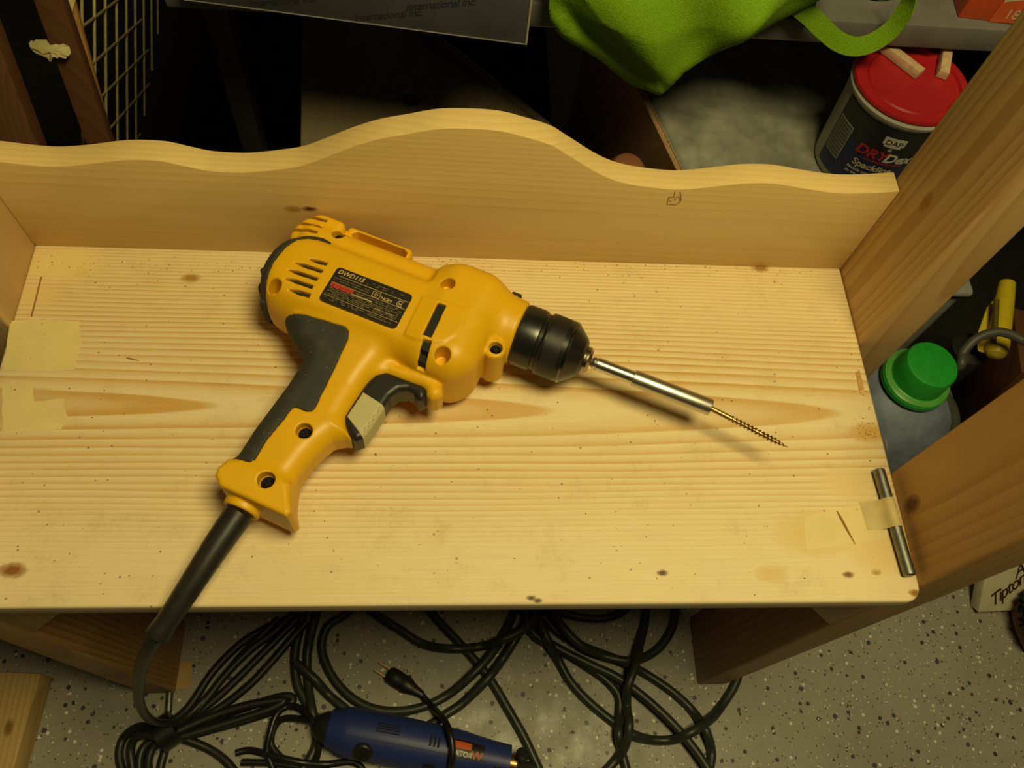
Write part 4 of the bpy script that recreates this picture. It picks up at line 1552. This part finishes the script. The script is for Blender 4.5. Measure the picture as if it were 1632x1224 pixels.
tag(obj('masking_tape', finish(bm, 'tape_floor', angle=60), plain('tape_brown', (0.50, 0.32, 0.11), .6)), 'brownish tape across the steel rod on the floor', 'tape')


# ------------------------------------------------------------------ cords
def cord(px, name, label, mat, r, zoff=0.0, lift=None, group=None):
    pts = []
    for i, q in enumerate(px):
        if isinstance(q, Vector):
            pts.append(q)
            continue
        z = q[2] if len(q) > 2 else zoff
        pts.append(at(q[0], q[1], z=FZ + r + .0004 + z))
    me = tube(smooth_path(pts, 7), r, 12)
    return tag(obj(name, me, mat), label, 'cord', group)


m_ext = plain('cord_green_black', (0.030, 0.036, 0.028), 0.42, 0, .5, var=.25, scale=30)
R_ = .0058
GRP = 'dark extension cord runs tangled on the floor'
cord([(835, 930), (844, 1001), (888, 1032), (945, 1061), (986, 1081), (1037, 1120), (1084, 1166), (1122, 1215), (1140, 1250)], 'extension_cord', 'dark cord running straight from under the board toward the lower middle right', m_ext, R_, .0118, group=GRP)
cord([(820, 930), (865, 981), (891, 1009), (934, 1032), (981, 1050, .0118), (1024, 1071), (1071, 1102), (1104, 1133), (1125, 1164, .0118), (1134, 1197), (1131, 1224), (1120, 1260)], 'extension_cord', 'dark cord bowing outward below the right front post and out of the bottom edge', m_ext, R_, 0.0, group=GRP)
cord([(850, 960, .012), (870, 1014, .024), (888, 1048, .004), (909, 1086), (940, 1120), (978, 1151), (1006, 1169, .0118), (1037, 1179), (1071, 1179, .002), (1096, 1170, .0237), (1124, 1153, .020), (1148, 1128), Vector((.726, -.262, .0065)), Vector((.728, -.20, .0065)), Vector((.715, -.12, .0065)), Vector((.66, -.05, .0065))], 'extension_cord', 'dark cord making a wide U and passing behind the foot of the right front post', m_ext, R_, 0.0, group=GRP)
cord([(1033, 930), (1030, 968), (1027, 996), (1019, 1030, .0118), (1012, 1063, .026), (1001, 1094, .026), (999, 1125, .008), (1003, 1156, .0236), (996, 1189, .0118), (981, 1212), (955, 1240)], 'extension_cord', 'dark cord dropping straight down from the board edge, right of middle', m_ext, R_, .0, group=GRP)
cord([(900, 1040), (935, 1062), (966, 1084), (986, 1109), (987, 1140), (986, 1170, .0118), (990, 1195), (998, 1225), (1000, 1250)], 'extension_cord', 'dark cord strand lying close along the left of the straight dropping cord', m_ext, R_, .0, group=GRP)
cord([(1080, 935), (1077, 968), (1071, 1001), (1053, 1030), (1027, 1048, .002), (999, 1053, .0118), (960, 1045, .0118), (924, 1027, .0236), (890, 990, .024), (870, 950)], 'extension_cord', 'dark cord curving left from beside the right front post under the board', m_ext, R_, .0, group=GRP)
cord([(850, 945), (878, 970), (916, 982), (955, 986), (986, 978), (1010, 955)], 'extension_cord', 'short dark cord arc peeping below the board edge right of middle', m_ext, R_, .0, group=GRP)
cord([(670, 950), (694, 984), (725, 1017), (761, 1057), (783, 1085), (807, 1125), (835, 1174), (856, 1219), (880, 1270)], 'extension_cord', 'dark cord slanting straight down right past the nose of the blue rotary tool', m_ext, R_, .0, group=GRP)
cord([(570, 950), (596, 977), (639, 1005), (676, 1027), (722, 1034, .0118), (768, 1030, .006), (800, 1020, .0236), (844, 996, .0236), (870, 950, .012)], 'extension_cord', 'dark cord arc sagging below the board edge at the middle', m_ext, R_, .0, group=GRP)
cord([(575, 950), (553, 977), (522, 999), (513, 1033), (526, 1072), (553, 1106), (590, 1128), (633, 1134), (676, 1126), (716, 1106), (752, 1076, .0118), (780, 1046, .0118), (798, 1020, .008), (817, 981), (830, 940)], 'extension_cord', 'dark cord forming the big round loop around the black plug', m_ext, R_, .0, group=GRP)
cord([(850, 970), (822, 1018, .012), (800, 1052, .006), (777, 1082, .0118), (737, 1121), (700, 1146), (660, 1180), (640, 1260)], 'extension_cord', 'dark cord running down left beneath the blue rotary tool', m_ext, R_, .0, group=GRP)
cord([(490, 945), (480, 993), (470, 1042), (473, 1088), (489, 1121), (505, 1150), (515, 1185)], 'extension_cord', 'left one of the two dark cords hanging side by side above the rotary tool tail', m_ext, R_, .0, group=GRP)
cord([(515, 940), (501, 990, .0118), (490, 1042), (492, 1097), (498, 1135, .0118), (505, 1177), (495, 1207), (470, 1240)], 'extension_cord', 'right one of the two dark cords hanging side by side above the rotary tool tail', m_ext, R_, .001, group=GRP)
cord([(470, 1055, .012), (501, 1082, .0118), (522, 1106), (544, 1125), (575, 1150)], 'extension_cord', 'short dark cord length reaching the back of the blue rotary tool', m_ext, R_, .0, group=GRP)
# the drill's own spare cord, folded and tied
BG = 'folded lengths of the bundled black cord'
bundle = thing('cord_bundle', 'black cord folded in long loops and tied, on the floor below the drill handle', 'cord', at(265, 1155, z=FZ))


def bpart(px, r=.0052, nm='cord_loop', zoff=0.0):
    pts = [at(q[0], q[1], z=FZ + r + .0004 + (q[2] if len(q) > 2 else zoff)) for q in px]
    obj(nm, tube(smooth_path(pts, 7), r, 12), m_cord, bundle)


bpart([(262, 1160, .02), (300, 1128, .006), (340, 1070), (385, 1025), (430, 998), (460, 985), (490, 960)])
bpart([(266, 1164, .012), (315, 1130), (360, 1075), (400, 1035), (440, 1005), (480, 965)], zoff=.010)
bpart([(268, 1168), (330, 1125), (370, 1090), (410, 1050), (450, 1010), (490, 970)])
bpart([(272, 1170, .012), (340, 1135, .004), (395, 1094), (430, 1058), (458, 1026), (490, 990)], zoff=.006)
bpart([(275, 1172), (330, 1150), (390, 1128), (440, 1112), (462, 1110), (466, 1118), (450, 1128), (400, 1145), (340, 1162), (280, 1178)])
bpart([(278, 1168, .014), (335, 1143, .012), (395, 1124, .012), (452, 1116, .012), (430, 1130, .012), (370, 1150, .012), (285, 1176, .014)])
bpart([(270, 1172, .006), (300, 1180, .004), (335, 1195), (362, 1215), (385, 1245)])
bpart([(262, 1168, .02), (225, 1158, .012), (198, 1175), (190, 1205), (200, 1245)])
bpart([(258, 1176, .024), (222, 1172, .018), (208, 1195, .010), (215, 1245, .006)])
bpart([(262, 1180, .012), (245, 1190, .010), (236, 1215, .008), (240, 1250)])
bpart([(266, 1184), (262, 1200), (256, 1225), (258, 1255)])
bpart([(250, 1178), (230, 1190), (222, 1215), (226, 1255)], zoff=.001)
# tie
tcn = at(266, 1166, z=FZ + .020)
tie_d = (at(320, 1130, z=FZ) - at(230, 1190, z=FZ)).normalized()
obj('tie_band', lathe_mesh(tcn - tie_d * .012, tie_d, [(0, .0195), (.001, .0205), (.023, .0205), (.024, .0195)], 28), plain('tie_black', (.012, .012, .013), .35), bundle)

# blue rotary tool
ra, rb = at(522, 1160, z=FZ + .030), at(802, 1214, z=FZ + .026)
rax = rb - ra
RL = rax.length
rax.normalize()
rt = thing('rotary_tool', 'blue rotary tool lying on the floor among the cords', 'rotary tool', ra)
m_blue = plain('tool_blue', (0.022, 0.040, 0.20), 0.45, 0, .5, var=.08)
kx = RL / .268
obj('tool_body', lathe_mesh(ra, rax, [(.000, .019), (.003, .0225), (.010, .0240), (.018, .0275), (.030, .0292), (.090, .0290), (.130, .0278), (.165, .0262), (.185, .0235), (.205, .0215), (.225, .0205), (RL - .012, .0195), (RL - .002, .0175), (RL, .014)], 56), m_blue, rt)
obj('tail_cap', lathe_mesh(ra, -rax, [(-.004, .020), (.004, .0185), (.012, .014), (.016, .009)], 40), m_blk, rt)
obj('collet_nut', lathe_mesh(ra + rax * RL, rax, [(-.002, .010), (.002, .0115), (.016, .0108), (.0175, .0085)], 12), plain('collet_brass', (0.42, 0.24, 0.10), .35, .9), rt)
obj('spindle', lathe_mesh(ra + rax * RL, rax, [(.015, .0062), (.040, .0058), (.041, .004)], 16), m_dark, rt)
upv = Vector((0, 0, 1))
rsd = rax.cross(upv).normalized()        # towards the camera side
rup = rsd.cross(rax).normalized()


def on_tool(t_, a, r_):
    return ra + rax * t_ + (rup * math.cos(a) + rsd * math.sin(a)) * r_


def tool_r(t_):
    return float(np.interp(t_, [.03, .09, .13, .165, .185, .205, .225], [.0292, .0290, .0278, .0262, .0235, .0215, .0205]))


def tool_patch(t0, t1, a0, a1, lift, n=10):
    bm = bmesh.new()
    g = [[bm.verts.new(on_tool(t0 + (t1 - t0) * i / n, a0 + (a1 - a0) * j / n, tool_r(t0 + (t1 - t0) * i / n) + lift)) for j in range(n + 1)] for i in range(n + 1)]
    for i in range(n):
        for j in range(n):
            bm.faces.new((g[i][j], g[i + 1][j], g[i + 1][j + 1], g[i][j + 1]))
    solid(bm, 0.0003)
    return finish(bm, 'patch', angle=60)


stk = obj('sticker', tool_patch(.146, .192, -.55, .25, .0006), plain('sticker_black', (.012, .011, .011), .4), rt)
m_so = plain('sticker_orange', (0.62, 0.10, 0.02), .5)
m_sw = plain('sticker_white', (0.60, 0.57, 0.48), .5)


def tool_text(body_, size, t0, a0, mat, lift=.0010):
    def bend(c):
        t_ = t0 - c.x
        return on_tool(t_, a0 - c.y / .026, tool_r(t_) + lift)
    return obj('lettering', text_mesh(body_, size, None, 0, 0, 'LEFT', .0003, bend), mat, stk)


tool_text('ROTARY', .0078, .178, .16, m_sw)
tool_text('W', .013, .1905, .20, m_so)
obj('orange_block', tool_patch(.150, .176, -.45, -.15, .0009), m_so, stk)
for t0, a0 in ((.125, -.45), (.130, -.45), (.135, -.45), (.206, .35), (.212, .35)):
    obj('vent_slot', tool_patch(t0, t0 + .0025, a0, a0 + .45, .0004, 4), m_dark, rt)
for k in range(4):
    obj('vent_slot', tool_patch(.060, .088, -.55 + .11 * k, -.50 + .11 * k, .0004, 4), m_dark, rt)
obj('seam_line', tool_patch(.03, .150, .16, .19, .0004), plain('seam_dark', (.010, .014, .05), .6), rt)
obj('lock_button', lathe_mesh(on_tool(.238, -.5, .019), rup * math.cos(-.5) + rsd * math.sin(-.5), [(0, .008), (.006, .008), (.008, .006)], 20), m_blk, rt)
obj('switch', lathe_mesh(on_tool(.050, .75, .0270), rup * math.cos(.75) + rsd * math.sin(.75), [(0, .012), (.004, .012), (.0055, .010)], 24), m_blk, rt)
obj('brush_cap', lathe_mesh(on_tool(.130, 1.0, .0260), rup * math.cos(1.0) + rsd * math.sin(1.0), [(0, .008), (.003, .008), (.004, .006)], 20), m_blk, rt)
# its thin cord with plug, draped over the body
m_thin = plain('thin_cord', (0.014, 0.014, 0.015), .35, 0, .5, var=.2)
tcord = [at(688, 1163, z=FZ + .004)]
pp = [(668, 1103, .006), (690, 1128, .014), (706, 1145, .045), (716, 1165, .064), (721, 1190, .066), (720, 1215, .060), (714, 1240, .035), (690, 1270, .006)]
obj('power_cord', tube(smooth_path([at(x, y, z=FZ + z) for x, y, z in pp], 8), .0042, 12), m_thin, rt)
pg0, pg1 = at(618, 1073, z=FZ + .009), at(674, 1108, z=FZ + .008)
pd = (pg1 - pg0)
PL = pd.length
pd.normalize()
plug = obj('plug', tube([pg0 + pd * (PL * f) for f in (0, .06, .25, .45, .5, .72, .8, 1.0)], .01, 14, radii=[.0075, .0105, .0112, .0105, .0118, .0075, .0062, .0046], squash=.75), m_blk, rt, label='black moulded two-prong plug')
for s in (-1, 1):
    sv = pd.cross(upv).normalized() * (.0055 * s)
    b_ = pg0 + sv
    obj('prong', prism_mesh([b_ + Vector((0, 0, -.003)) - sv.normalized() * .0008, b_ + Vector((0, 0, -.003)) + sv.normalized() * .0008, b_ + Vector((0, 0, .003)) + sv.normalized() * .0008, b_ + Vector((0, 0, .003)) - sv.normalized() * .0008], -pd * .016),
        plain('prong_brass', (0.42, 0.22, 0.09), .4, .8), plug, local=False)
# coil of the tool's cord beside its tail
def coil_part(px, zoff=0.0):
    pts = [at(q[0], q[1], z=FZ + .0046 + (q[2] if len(q) > 2 else zoff)) for q in px]
    obj('power_cord', tube(smooth_path(pts, 7), .0042, 12), m_thin, rt)


coil_part([(516, 1158, .026), (490, 1148, .014), (455, 1145, .004), (438, 1158), (432, 1185), (446, 1205), (470, 1222), (500, 1215, .004), (508, 1185, .014), (500, 1152, .020), (480, 1130, .012), (458, 1126, .006), (440, 1140, .010), (430, 1170, .010), (426, 1200, .006), (440, 1235)])
coil_part([(376, 1200), (400, 1196), (440, 1206, .009), (480, 1215, .009), (520, 1218), (556, 1214), (575, 1222), (590, 1250)])
coil_part([(385, 1215), (430, 1216), (470, 1222, .002), (510, 1228), (560, 1235)], zoff=.001)


# near-black sheets added as shade behind and to the right of the stand
m_shade_sheet = plain('shade_black', (0.012, 0.011, 0.010), .8, 0, .3, var=.3)
tag(obj('shade_sheet', box_mesh(-.95, .52, .045, 1.25, .0005, .006, .002), m_shade_sheet), 'near-black sheet added as shade on the floor behind the scalloped back board', 'mat')
tag(obj('shade_sheet', box_mesh(1.02, 1.75, -.10, 1.2, .0005, .006, .002), m_shade_sheet), 'near-black sheet added as shade on the floor under the yellow tool', 'mat')
